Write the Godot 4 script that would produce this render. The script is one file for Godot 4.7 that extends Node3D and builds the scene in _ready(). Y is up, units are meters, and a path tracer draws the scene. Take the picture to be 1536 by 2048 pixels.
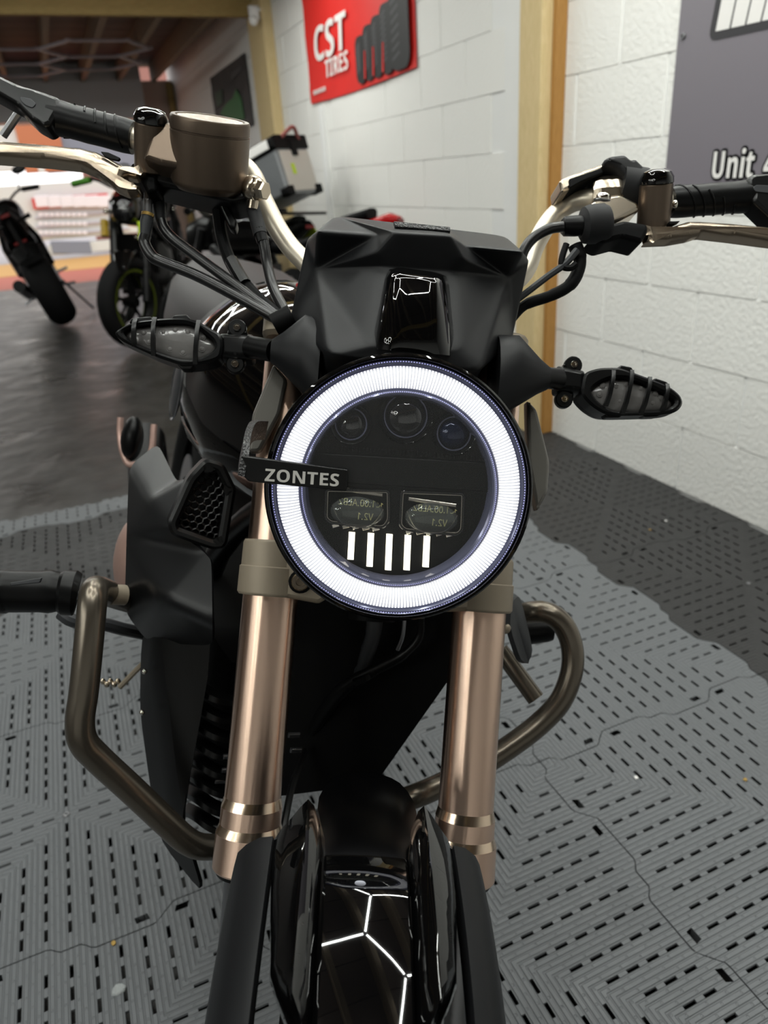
extends Node3D
# A round-headlight naked motorcycle parked in a white block-built workshop, seen from the front.

const FPX := 1440.0                      # focal length in pixels of the 1536 x 2048 frame
var CR := Vector3(0.916402, -0.062691, 0.395319)  # the camera right, down and forward directions in the room
var CD := Vector3(-0.220322, -0.903572, 0.367445)
var CF := Vector3(0.334164, -0.423825, -0.841847)
var CO := Vector3(0, 1.05, 0)
const FL := Vector3(0.915863, -0.166745, 0.365228)
const FU := Vector3(0.316565, 0.859428, -0.40146)
const FN := Vector3(-0.246946, 0.483301, 0.839904)
const FM := Vector3(0.202957, 0.682359, -0.548037)
var FT: Transform3D                      # fork frame: x across the bike, y up the steering axis, z forward
var GT: Transform3D                      # headlight frame
var KT: Transform3D                      # body frame: the fork frame with the steering straight
var mats := {}
var rng := RandomNumberGenerator.new()
var taken := {}

# ---------------------------------------------------------------- geometry
class M3:
	var v := PackedVector3Array()
	var t := PackedInt32Array()
	var uv := PackedVector2Array()
	func add(p: Vector3) -> int:
		v.append(p)
		return v.size() - 1
	func tri(a: int, b: int, c: int) -> void:
		t.append(a); t.append(b); t.append(c)
	func quad(a: int, b: int, c: int, d: int) -> void:
		tri(a, b, c); tri(a, c, d)
	func face(pts: Array) -> void:
		var i := v.size()
		for p in pts:
			v.append(p)
		for k in range(1, pts.size() - 1):
			tri(i, i + k, i + k + 1)
	func moved(x: Transform3D) -> M3:
		uv.clear()
		for i in v.size():
			v[i] = x * v[i]
		return self
	func join(o: M3) -> M3:
		var n := v.size()
		uv.clear()
		v.append_array(o.v)
		for i in o.t:
			t.append(i + n)
		return self
	func mirror() -> M3:
		var o := M3.new()
		for p in v:
			o.v.append(Vector3(-p.x, p.y, p.z))
		for i in range(0, t.size(), 3):
			o.tri(t[i], t[i + 2], t[i + 1])
		return o
	func commit(crease := 35.0) -> ArrayMesh:
		var lim := cos(deg_to_rad(crease))
		var ids := {}
		var of := PackedInt32Array()
		for p in v:
			var k := Vector3i((p * 20000.0).round())
			if not ids.has(k):
				ids[k] = ids.size()
			of.append(ids[k])
		var near: Array = []
		near.resize(ids.size())
		for i in near.size():
			near[i] = PackedInt32Array()
		var fn := PackedVector3Array()
		var ar := PackedFloat32Array()
		for i in range(0, t.size(), 3):
			var n := (v[t[i + 2]] - v[t[i]]).cross(v[t[i + 1]] - v[t[i]])
			ar.append(n.length())
			fn.append(n.normalized())
			for k in 3:
				near[of[t[i + k]]].append(i / 3)
		var P := PackedVector3Array()
		var Nn := PackedVector3Array()
		var T2 := PackedVector2Array()
		for i in range(0, t.size(), 3):
			var f := i / 3
			if ar[f] < 1e-14:
				continue
			for k in 3:
				var s := Vector3.ZERO
				for g in near[of[t[i + k]]]:
					if fn[g].dot(fn[f]) > lim:
						s += fn[g] * ar[g]
				P.append(v[t[i + k]])
				Nn.append(s.normalized() if s.length() > 1e-16 else fn[f])
				if uv.size() == v.size():
					T2.append(uv[t[i + k]])
		var a := []
		a.resize(Mesh.ARRAY_MAX)
		a[Mesh.ARRAY_VERTEX] = P
		a[Mesh.ARRAY_NORMAL] = Nn
		if T2.size():
			a[Mesh.ARRAY_TEX_UV] = T2
		var m := ArrayMesh.new()
		m.add_surface_from_arrays(Mesh.PRIMITIVE_TRIANGLES, a)
		return m

func pd(u: float, v: float, d: float) -> Vector3:            # room point seen at a pixel, d metres in front of the lens
	return CO + CR * ((u - 768.0) / FPX * d) + CD * ((v - 1024.0) / FPX * d) + CF * d

func on(T: Transform3D, u: float, v: float, z := 0.0) -> Vector3:   # point in T's own axes where the sight line meets its plane z
	var r := CR * ((u - 768.0) / FPX) + CD * ((v - 1024.0) / FPX) + CF
	var i := T.affine_inverse()
	var o := i * CO
	var d := i.basis * r
	return o + d * ((z - o.z) / d.z)

func outl(T: Transform3D, z: float, uv: Array) -> PackedVector2Array:
	var r := PackedVector2Array()
	for i in range(0, uv.size(), 2):
		var p := on(T, uv[i], uv[i + 1], z)
		r.append(Vector2(p.x, p.y))
	return r

func smooth_path(p: Array, n := 6, closed := false) -> Array:
	var r := []
	var m := p.size()
	for i in (m if closed else m - 1):
		var a: Vector3 = p[(i - 1 + m) % m] if closed or i > 0 else p[0] * 2.0 - p[1]
		var b: Vector3 = p[i]
		var c: Vector3 = p[(i + 1) % m]
		var d: Vector3 = p[(i + 2) % m] if closed or i + 2 < m else p[m - 1] * 2.0 - p[m - 2]
		for k in n:
			r.append(b.cubic_interpolate(c, a, d, float(k) / n))
	if not closed:
		r.append(p[m - 1])
	return r

func rounded(poly: PackedVector2Array, rad: float, seg := 4) -> PackedVector2Array:
	var r := PackedVector2Array()
	var n := poly.size()
	for i in n:
		var a := poly[(i - 1 + n) % n]
		var b := poly[i]
		var c := poly[(i + 1) % n]
		var d := minf(rad, minf(a.distance_to(b), b.distance_to(c)) * 0.45)
		var p := b + (a - b).normalized() * d
		var q := b + (c - b).normalized() * d
		for k in seg + 1:
			var s := float(k) / seg
			r.append(p.lerp(b, s).lerp(b.lerp(q, s), s))
	return r

func inset(poly: PackedVector2Array, d: float) -> PackedVector2Array:
	var r := PackedVector2Array()
	var n := poly.size()
	var s := 0.0
	for i in n:
		s += poly[i].cross(poly[(i + 1) % n])
	var sg := signf(s)
	for i in n:
		var e := (poly[i] - poly[(i - 1 + n) % n]).normalized()
		var g := (poly[(i + 1) % n] - poly[i]).normalized()
		var m := (e.orthogonal() + g.orthogonal()) * -sg
		if m.length() < 1e-6:
			m = e.orthogonal() * -sg
		m = m.normalized()
		var c := maxf(0.5, m.dot(e.orthogonal() * -sg))
		r.append(poly[i] + m * (d / c))
	return r

func prism(poly: PackedVector2Array, z0: float, z1: float, bev := 0.0, back_bevel := false) -> M3:
	var m := M3.new()
	var rings := []
	if bev > 0.0 and back_bevel:
		rings.append([inset(poly, bev), z0])
		rings.append([poly, z0 + bev])
	else:
		rings.append([poly, z0])
	if bev > 0.0:
		rings.append([poly, z1 - bev])
		rings.append([inset(poly, bev * 0.4), z1 - bev * 0.35])
		rings.append([inset(poly, bev), z1])
	else:
		rings.append([poly, z1])
	var n := poly.size()
	for r in rings:
		for p in r[0]:
			m.add(Vector3(p.x, p.y, r[1]))
	for k in rings.size() - 1:
		for i in n:
			var j := (i + 1) % n
			m.quad(k * n + i, (k + 1) * n + i, (k + 1) * n + j, k * n + j)
	var ix := Geometry2D.triangulate_polygon(poly)
	var o := (rings.size() - 1) * n
	for i in range(0, ix.size(), 3):
		m.tri(o + ix[i], o + ix[i + 1], o + ix[i + 2])
		m.tri(ix[i], ix[i + 2], ix[i + 1])
	return m

func frame_prism(poly: PackedVector2Array, hole: PackedVector2Array, z0: float, z1: float, bev := 0.0) -> M3:  # ring between two outlines of equal count
	var m := M3.new()
	var n := poly.size()
	var rings := [[poly, z0], [poly, z1 - bev], [inset(poly, bev), z1], [inset(hole, -bev), z1], [hole, z1 - bev], [hole, z0]]
	for r in rings:
		for p in r[0]:
			m.add(Vector3(p.x, p.y, r[1]))
	for k in rings.size():
		var k2 := (k + 1) % rings.size()
		for i in n:
			var j := (i + 1) % n
			m.quad(k * n + i, k2 * n + i, k2 * n + j, k * n + j)
	return m

func lathe(prof: Array, n := 32, closed_profile := false) -> M3:     # profile of Vector2(radius, height), turned about y
	var m := M3.new()
	for p in prof:
		for i in n:
			var a := TAU * i / n
			m.add(Vector3(cos(a) * p.x, p.y, sin(a) * p.x))
			m.uv.append(Vector2(absf(2.0 * i / n - 1.0), p.y * 4.0))
	var c := prof.size() if closed_profile else prof.size() - 1
	for k in c:
		var k2 := (k + 1) % prof.size()
		for i in n:
			var j := (i + 1) % n
			m.quad(k * n + i, k * n + j, k2 * n + j, k2 * n + i)
	return m

func loft(rings: Array, closed := true, cap := true) -> M3:
	var m := M3.new()
	var n: int = rings[0].size()
	for r in rings:
		for p in r:
			m.add(p)
	for k in rings.size() - 1:
		for i in (n if closed else n - 1):
			var j := (i + 1) % n
			m.quad(k * n + i, k * n + j, (k + 1) * n + j, (k + 1) * n + i)
	if cap and closed:
		for k in [0, rings.size() - 1]:
			var c := Vector3.ZERO
			for p in rings[k]:
				c += p / n
			var ci := m.add(c)
			for i in n:
				var j := (i + 1) % n
				if k == 0:
					m.tri(ci, k * n + j, k * n + i)
				else:
					m.tri(ci, k * n + i, k * n + j)
	return m

func tube(pts: Array, rad: Variant, n := 12) -> M3:
	var rings := []
	var side := Vector3.ZERO
	for i in pts.size():
		var d: Vector3 = (pts[mini(i + 1, pts.size() - 1)] - pts[maxi(i - 1, 0)]).normalized()
		if side == Vector3.ZERO:
			side = d.cross(Vector3.UP if absf(d.y) < 0.9 else Vector3.RIGHT).normalized()
		side = (side - d * side.dot(d)).normalized()
		var up := d.cross(side)
		var r: float = rad[i * (rad.size() - 1) / maxi(1, pts.size() - 1)] if rad is Array else rad
		var ring := []
		for k in n:
			var a := TAU * k / n
			ring.append(pts[i] + (side * cos(a) + up * sin(a)) * r)
		rings.append(ring)
	return loft(rings)

func stick(a: Vector3, b: Vector3, r: float, n := 10) -> M3:
	return tube([a, b], r, n)

func block(c: Vector3, s: Vector3, bev := 0.0) -> M3:
	var h := s * 0.5
	var m := prism(PackedVector2Array([Vector2(-h.x, -h.y), Vector2(h.x, -h.y), Vector2(h.x, h.y), Vector2(-h.x, h.y)]), -h.z, h.z, bev, true)
	return m.moved(Transform3D(Basis(), c))

func ball(c: Vector3, r: Vector3, n := 16, k := 10) -> M3:
	var prof := []
	for i in k + 1:
		var a := PI * i / k - PI / 2
		prof.append(Vector2(maxf(cos(a), 1e-4), sin(a)))
	return lathe(prof, n).moved(Transform3D(Basis.from_scale(r), c))

func between(a: Vector3, b: Vector3) -> Transform3D:               # y along a to b, origin a
	var y := (b - a).normalized()
	var x := y.cross(Vector3.FORWARD if absf(y.z) < 0.9 else Vector3.RIGHT).normalized()
	return Transform3D(Basis(x, y, x.cross(y)), a)

func soft(verts: Array, faces: Array, levels := 3, passes := 3, thick := 0.0) -> M3:   # facets with rounded creases, optionally a shell
	var v := PackedVector3Array(verts)
	var t := PackedInt32Array()
	for f in faces:
		for k in range(1, f.size() - 1):
			t.append_array([f[0], f[k], f[k + 1]])
	for l in levels:
		var mid := {}
		var t2 := PackedInt32Array()
		for i in range(0, t.size(), 3):
			var e := []
			for k in 3:
				var a := t[i + k]
				var b := t[i + (k + 1) % 3]
				var key := Vector2i(mini(a, b), maxi(a, b))
				if not mid.has(key):
					v.append((v[a] + v[b]) * 0.5)
					mid[key] = v.size() - 1
				e.append(mid[key])
			t2.append_array([t[i], e[0], e[2], e[0], t[i + 1], e[1], e[2], e[1], t[i + 2], e[0], e[1], e[2]])
		t = t2
	var cnt := {}
	for i in range(0, t.size(), 3):
		for k in 3:
			var a := t[i + k]
			var b := t[i + (k + 1) % 3]
			var key := Vector2i(mini(a, b), maxi(a, b))
			cnt[key] = cnt.get(key, 0) + 1
	var nb: Array = []
	var edge: Array = []
	nb.resize(v.size())
	edge.resize(v.size())
	for i in v.size():
		nb[i] = []
		edge[i] = []
	for key in cnt:
		nb[key.x].append(key.y)
		nb[key.y].append(key.x)
		if cnt[key] == 1:
			edge[key.x].append(key.y)
			edge[key.y].append(key.x)
	for p in passes:
		var w := v.duplicate()
		for i in v.size():
			var use: Array = edge[i] if edge[i].size() else nb[i]
			if use.is_empty():
				continue
			var s := Vector3.ZERO
			for j in use:
				s += v[j]
			w[i] = v[i].lerp(s / use.size(), 0.5)
		v = w
	var m := M3.new()
	m.v = v.duplicate()
	m.t = t.duplicate()
	if thick != 0.0:
		var nn := PackedVector3Array()
		nn.resize(v.size())
		for i in range(0, t.size(), 3):
			var g := (v[t[i + 1]] - v[t[i]]).cross(v[t[i + 2]] - v[t[i]])
			for k in 3:
				nn[t[i + k]] += g
		var o := v.size()
		for i in o:
			m.v.append(v[i] - nn[i].normalized() * thick)
		for i in range(0, t.size(), 3):
			m.t.append_array([t[i] + o, t[i + 2] + o, t[i + 1] + o])
		for i in range(0, t.size(), 3):
			for k in 3:
				var a := t[i + k]
				var b := t[i + (k + 1) % 3]
				if cnt[Vector2i(mini(a, b), maxi(a, b))] == 1:
					m.t.append_array([a, a + o, b + o, a, b + o, b])
	return m

func text_mesh(s: String, size: float, depth: float, bold := true, italic := false, font := "Droid Sans") -> Mesh:
	var f := SystemFont.new()
	f.font_names = PackedStringArray([font])
	f.font_weight = 700 if bold else 400
	f.font_italic = italic
	var t := TextMesh.new()
	t.text = s
	t.font = f
	t.font_size = 64
	t.pixel_size = size / 64.0
	t.depth = depth
	t.curve_step = 1.0
	return t

# ---------------------------------------------------------------- objects
func numbered(n: String) -> String:
	taken[n] = taken.get(n, -1) + 1
	return n if taken[n] == 0 else "%s_%03d" % [n, taken[n]]

func tag(o: Node3D, label: String, category := "", group := "", kind := "") -> Node3D:
	if label: o.set_meta("label", label)
	if category: o.set_meta("category", category)
	if group: o.set_meta("group", group)
	if kind: o.set_meta("kind", kind)
	return o

func thing(called: String, label: String, category: String, at: Vector3, group := "") -> Node3D:
	var o := Node3D.new()
	o.name = numbered(called)
	add_child(o)
	o.position = at
	tag(o, label, category, group)
	return o

func part(called: String, m: Variant, mat: Material, parent: Node3D, T := Transform3D(), crease := 35.0) -> MeshInstance3D:
	var o := MeshInstance3D.new()
	o.name = called if parent != self else numbered(called)
	o.mesh = m.commit(crease) if m is M3 else m
	o.material_override = mat
	parent.add_child(o, true)
	o.transform = (parent.global_transform.affine_inverse() * T) if parent != self else T
	return o

func struct(called: String, m: Variant, mat: Material, label: String, T := Transform3D()) -> MeshInstance3D:
	var o := part(called, m, mat, self, T)
	tag(o, label, "", "", "structure")
	return o

# ---------------------------------------------------------------- materials
func mat(called: String, c: Color, rough := 0.5, metal := 0.0, spec := 0.5) -> StandardMaterial3D:
	var m := StandardMaterial3D.new()
	m.resource_name = called
	m.albedo_color = c
	m.roughness = rough
	m.metallic = metal
	m.metallic_specular = spec
	mats[called] = m
	return m

func glow(called: String, c: Color, e: float) -> StandardMaterial3D:
	var m := mat(called, Color(0.8, 0.8, 0.8), 0.4)
	m.emission_enabled = true
	m.emission = c
	m.emission_energy_multiplier = e
	return m

func noise_tex(freq: float, ramp: Array = [], normal := false, bump := 4.0, size := 512, oct := 4, sd := 1) -> NoiseTexture2D:
	var n := FastNoiseLite.new()
	n.seed = sd
	n.frequency = freq
	n.fractal_octaves = oct
	var t := NoiseTexture2D.new()
	t.noise = n
	t.width = size
	t.height = size
	t.seamless = true
	if normal:
		t.as_normal_map = true
		t.bump_strength = bump
	elif ramp.size():
		var g := Gradient.new()
		g.offsets = PackedFloat32Array(range(ramp.size()).map(func(i): return float(i) / (ramp.size() - 1)))
		g.colors = PackedColorArray(ramp)
		t.color_ramp = g
	return t

func relief(m: StandardMaterial3D, t: Texture2D, s := 1.0) -> void:
	m.normal_enabled = true
	m.normal_texture = t
	m.normal_scale = s

func tri_map(m: StandardMaterial3D, scale: Vector3, world := false) -> void:
	m.uv1_triplanar = true
	m.uv1_world_triplanar = world
	m.uv1_scale = scale

func wood(called: String, a: Color, b: Color, c: Color, scale: Vector3, sd: int) -> StandardMaterial3D:
	var m := mat(called, Color.WHITE, 0.75)
	m.albedo_texture = noise_tex(0.012, [a, b, c, b, a], false, 0, 512, 4, sd)
	relief(m, noise_tex(0.02, [], true, 3.0, 512, 4, sd + 5), 0.5)
	tri_map(m, scale, false)
	return m

func make_materials() -> void:
	mat("matte_black", Color(0.074, 0.076, 0.083), 0.46, 0.0, 0.35)
	relief(mats.matte_black, noise_tex(0.35, [], true, 2.0, 512, 2, 8), 0.12)
	tri_map(mats.matte_black, Vector3(9, 9, 9))
	mat("satin_black", Color(0.032, 0.033, 0.036), 0.3, 0.0, 0.4)
	mat("gloss_black", Color(0.02, 0.02, 0.022), 0.04, 0.0, 0.25)
	mats.gloss_black.clearcoat_enabled = true
	mats.gloss_black.clearcoat = 1.0
	mats.gloss_black.clearcoat_roughness = 0.02
	mat("deep_black", Color(0.02, 0.02, 0.023), 0.6, 0.0, 0.25)
	mat("rubber", Color(0.03, 0.03, 0.032), 0.36, 0.0, 0.3)
	mat("rubber_soft", Color(0.125, 0.125, 0.13), 0.6, 0.0, 0.35)
	mat("rose_metal", Color(0.945, 0.815, 0.73), 0.25, 1.0)
	mats.rose_metal.roughness = 0.3
	mats.rose_metal.anisotropy_enabled = true
	mats.rose_metal.anisotropy = -0.85
	mat("rose_bright", Color(0.97, 0.87, 0.77), 0.2, 1.0)
	mat("clamp_bronze", Color(0.56, 0.515, 0.45), 0.5, 0.3)
	mat("cup_bronze", Color(0.405, 0.352, 0.305), 0.36, 0.8)
	mat("lever_champagne", Color(0.67, 0.61, 0.54), 0.27, 0.95)
	mat("bar_cream", Color(0.86, 0.82, 0.75), 0.36, 0.6)
	mat("gunmetal", Color(0.42, 0.39, 0.35), 0.27, 0.8)
	mat("chrome", Color(0.86, 0.84, 0.80), 0.12, 1.0)
	mat("nickel", Color(0.78, 0.73, 0.66), 0.24, 1.0)
	mat("steel", Color(0.55, 0.55, 0.56), 0.35, 1.0)
	mat("grey_plastic", Color(0.19, 0.195, 0.205), 0.45, 0.0, 0.4)
	mat("ear_grey", Color(0.38, 0.37, 0.35), 0.4, 0.4)
	mat("badge_dark", Color(0.17, 0.17, 0.175), 0.3)
	relief(mats.badge_dark, noise_tex(0.09, [], true, 9.0, 256, 3, 21), 1.0)
	tri_map(mats.badge_dark, Vector3(14, 14, 14))
	mat("letter_silver", Color(0.80, 0.79, 0.77), 0.4, 0.2)
	mat("hose_black", Color(0.085, 0.085, 0.088), 0.28)
	mat("shroud_black", Color(0.075, 0.077, 0.083), 0.36, 0.0, 0.42)
	mat("brass", Color(0.75, 0.62, 0.36), 0.35, 0.9)
	mat("tyre", Color(0.06, 0.06, 0.063), 0.8, 0.0, 0.3)
	mat("block_paint", Color(0.93, 0.925, 0.91), 0.55)
	relief(mats.block_paint, noise_tex(0.03, [], true, 5.0, 1024, 5, 3), 0.55)
	tri_map(mats.block_paint, Vector3(1.6, 1.6, 1.6), true)
	mat("plaster", Color(0.92, 0.92, 0.915), 0.5)
	relief(mats.plaster, noise_tex(0.01, [], true, 3.0, 512, 4, 4), 0.3)
	tri_map(mats.plaster, Vector3(0.7, 0.7, 0.7), true)
	wood("pine", Color(0.76, 0.66, 0.47), Color(0.84, 0.75, 0.57), Color(0.79, 0.70, 0.51), Vector3(9, 0.8, 9), 31)
	wood("pine_rail", Color(0.56, 0.47, 0.28), Color(0.66, 0.57, 0.36), Color(0.60, 0.51, 0.31), Vector3(0.8, 9, 9), 33)
	wood("joist_wood", Color(0.52, 0.46, 0.39), Color(0.60, 0.535, 0.455), Color(0.55, 0.49, 0.415), Vector3(7, 7, 0.6), 35)
	wood("deck_wood", Color(0.34, 0.30, 0.285), Color(0.40, 0.35, 0.33), Color(0.37, 0.325, 0.305), Vector3(0.6, 5, 5), 37)

const LAMP := 0.2
func _ready() -> void:
	# camera
	var cam := Camera3D.new()
	cam.name = "camera"
	add_child(cam)
	cam.near = 0.05
	cam.far = 200.0
	cam.fov = rad_to_deg(2.0 * atan(1024.0 / FPX))
	var ph := CameraAttributesPhysical.new()
	ph.frustum_focal_length = 12.0 * FPX / 1024.0
	ph.frustum_focus_distance = 0.6
	ph.exposure_aperture = 4.6
	cam.attributes = ph
	cam.transform = Transform3D(Basis(CR, -CD, -CF), CO)
	cam.current = true
	# sky, exposure
	var we := WorldEnvironment.new()
	we.name = "world"
	var e := Environment.new()
	var sky := ProceduralSkyMaterial.new()
	sky.sky_top_color = Color(0.74, 0.74, 0.75)
	sky.sky_horizon_color = Color(0.86, 0.85, 0.85)
	sky.ground_bottom_color = Color(0.4, 0.4, 0.4)
	sky.ground_horizon_color = Color(0.7, 0.7, 0.7)
	sky.sky_energy_multiplier = 1.6
	var sk := Sky.new()
	sk.sky_material = sky
	e.background_mode = Environment.BG_SKY
	e.sky = sk
	e.tonemap_mode = Environment.TONE_MAPPER_LINEAR
	e.tonemap_exposure = 1.1
	e.sdfgi_enabled = true
	e.ssao_enabled = true
	e.ssil_enabled = true
	we.environment = e
	add_child(we)
	# frames of the parked bike
	FT = Transform3D(Basis(FL, FU, FN), FM)
	var tilt := deg_to_rad(13.0)
	var gb := Basis(FL, FU * cos(tilt) + FN * sin(tilt), FN * cos(tilt) - FU * sin(tilt))
	GT = Transform3D(gb, FT * on(FT, 799, 980, 0.125))
	KT = Transform3D(Basis(FU, deg_to_rad(18.0)) * FT.basis, FM)
	make_materials()
	build_lights()
	build_room()
	build_outside()
	build_wall_things()
	build_motorcycle()
	build_background()
	build_small_things()

# ---------------------------------------------------------------- room
const TILE := 0.572
func tile_edge(s: float) -> float:                 # the interlocking edge line, the same along every side
	var k := [[0.0, 0.0], [0.04, 0.0], [0.066, -0.0155], [0.22, -0.0155], [0.276, 0.013], [0.445, 0.013], [0.472, 0.0], [0.529, 0.0], [0.556, -0.0155], [0.722, -0.0155], [0.778, 0.013], [0.93, 0.013], [0.96, 0.0], [1.0, 0.0]]
	for i in k.size() - 1:
		if s <= k[i + 1][0]:
			return lerpf(k[i][1], k[i + 1][1], (s - k[i][0]) / (k[i + 1][0] - k[i][0]))
	return 0.0

func tile_mesh(cut := false) -> ArrayMesh:
	var m := M3.new()
	var p := TILE / 16.0
	var h := TILE / 2.0
	var hw := 0.0028
	var dep := 0.024
	var zmin := -1e9 if not cut else h - 0.155
	for q in 4:
		var b := Basis(Vector3.UP, q * PI / 2.0)
		for k in range(-7, 8):
			var ak := absi(k)
			var z0 := (k - 0.5) * p
			var z1 := (k + 0.5) * p
			var x := (ak + 0.5) * p
			if k == 0:
				m.face([b * Vector3(0, 0, 0), b * Vector3(x, 0, z0), b * Vector3(x, 0, z1)])
			elif k > 0:
				m.face([b * Vector3(z0, 0, z0), b * Vector3(x, 0, z0), b * Vector3(x, 0, z1)])
			else:
				m.face([b * Vector3(x, 0, z0), b * Vector3(x, 0, z1), b * Vector3(-z1, 0, z1)])
			while x + p < 7.55 * p:
				var zc := k * p
				var a0 := x + 0.10 * p
				var a1 := x + 0.70 * p
				var o := [Vector3(x, 0, z0), Vector3(x + p, 0, z0), Vector3(x + p, 0, z1), Vector3(x, 0, z1)]
				var i := [Vector3(a0, 0, zc - hw), Vector3(a1, 0, zc - hw), Vector3(a1, 0, zc + hw), Vector3(a0, 0, zc + hw)]
				for e in 4:
					var f := (e + 1) % 4
					m.face([b * o[e], b * o[f], b * i[f], b * i[e]])
					m.face([b * i[e], b * i[f], b * (i[f] - Vector3(0, .004, 0)), b * (i[e] - Vector3(0, .004, 0))])
				x += p
			# the last bit of the row, out to the inner square
			var xe := 7.5 * p
			if x < xe - 1e-5:
				m.face([b * Vector3(x, 0, z0), b * Vector3(xe, 0, z0), b * Vector3(xe, 0, z1), b * Vector3(x, 0, z1)])
	# rim out to the interlocking edge
	var n := 80
	var inner := 7.5 * p
	for q in 4:
		for i in n:
			var s0 := float(i) / n
			var s1 := float(i + 1) / n
			var pts := []
			for s in [s0, s1]:
				var e := tile_edge(s)
				var g := 0.0011
				var a := lerpf(-1, 1, s)
				match q:
					0: pts.append([Vector3(inner, 0, a * inner), Vector3(h - g + e, 0, a * (h - g))])
					1: pts.append([Vector3(-inner, 0, a * inner), Vector3(-h + g + e, 0, a * (h - g))])
					2: pts.append([Vector3(a * inner, 0, inner), Vector3(a * (h - g), 0, h - g - e)])
					3: pts.append([Vector3(a * inner, 0, -inner), Vector3(a * (h - g), 0, -h + g - e)])
			var dn := Vector3(0, -dep, 0)
			var sm := (s0 + s1) * 0.5
			var holes: Array = [0.31, 0.81] if q == 0 or q == 3 else [0.19, 0.69]
			if absf(sm - holes[0]) < 0.019 or absf(sm - holes[1]) < 0.019:   # connector eye
				for w in [[0.0, 0.30], [0.66, 1.0]]:
					var c := []
					for e in [[0, w[0]], [0, w[1]], [1, w[1]], [1, w[0]]]:
						c.append(pts[e[0]][0].lerp(pts[e[0]][1], e[1]))
					m.face(c)
				var e0: Vector3 = pts[0][0].lerp(pts[0][1], 0.3)
				var e1: Vector3 = pts[1][0].lerp(pts[1][1], 0.3)
				m.face([e0, e1, e1 + dn, e0 + dn])
				m.face([pts[0][1], pts[0][1] + dn, pts[1][1] + dn, pts[1][1]])
			elif q == 0 or q == 3:
				m.face([pts[0][0], pts[0][1], pts[1][1], pts[1][0]])
				m.face([pts[0][1], pts[0][1] + dn, pts[1][1] + dn, pts[1][1]])
			else:
				m.face([pts[0][0], pts[1][0], pts[1][1], pts[0][1]])
				m.face([pts[0][1], pts[1][1], pts[1][1] + dn, pts[0][1] + dn])
	if cut:
		var c := M3.new()
		for i in range(0, m.t.size(), 3):
			if m.v[m.t[i]].z > zmin and m.v[m.t[i + 1]].z > zmin and m.v[m.t[i + 2]].z > zmin:
				c.face([m.v[m.t[i]], m.v[m.t[i + 1]], m.v[m.t[i + 2]]])
		m = c
	for i in m.t.size() / 3:                        # all top faces look up
		var a := m.t[i * 3]
		var nn := (m.v[m.t[i * 3 + 2]] - m.v[a]).cross(m.v[m.t[i * 3 + 1]] - m.v[a])
		if nn.y < -1e-9:
			var w := m.t[i * 3 + 1]
			m.t[i * 3 + 1] = m.t[i * 3 + 2]
			m.t[i * 3 + 2] = w
	for q in m.v:
		m.uv.append(Vector2(q.x / TILE + 0.5, q.z / TILE + 0.5))
	return m.commit(20.0)

func tile_relief() -> ImageTexture:
	var n := 1024
	var by := PackedByteArray()
	by.resize(n * n)
	var p := n / 64.0
	for y in n:
		var z := absf(y - n / 2.0 + 0.5)
		for x in n:
			var w := absf(x - n / 2.0 + 0.5)
			var a := minf(w, z) / p + 0.5
			var f := absf(a - roundf(a))               # 0 in a groove
			var val := 255.0 * smoothstep(0.06, 0.22, f)
			var l := maxf(w, z) / (p * 2.0)
			if absf(l - roundf(l)) < 0.10 and f > 0.3 and int(roundf(l)) % 2 == int(a) % 2:
				val *= 0.35
			by[y * n + x] = int(val)
	var im := Image.create_from_data(n, n, false, Image.FORMAT_L8, by)
	im.convert(Image.FORMAT_RGBA8)
	im.bump_map_to_normal_map(2.2)
	return ImageTexture.create_from_image(im)

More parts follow.
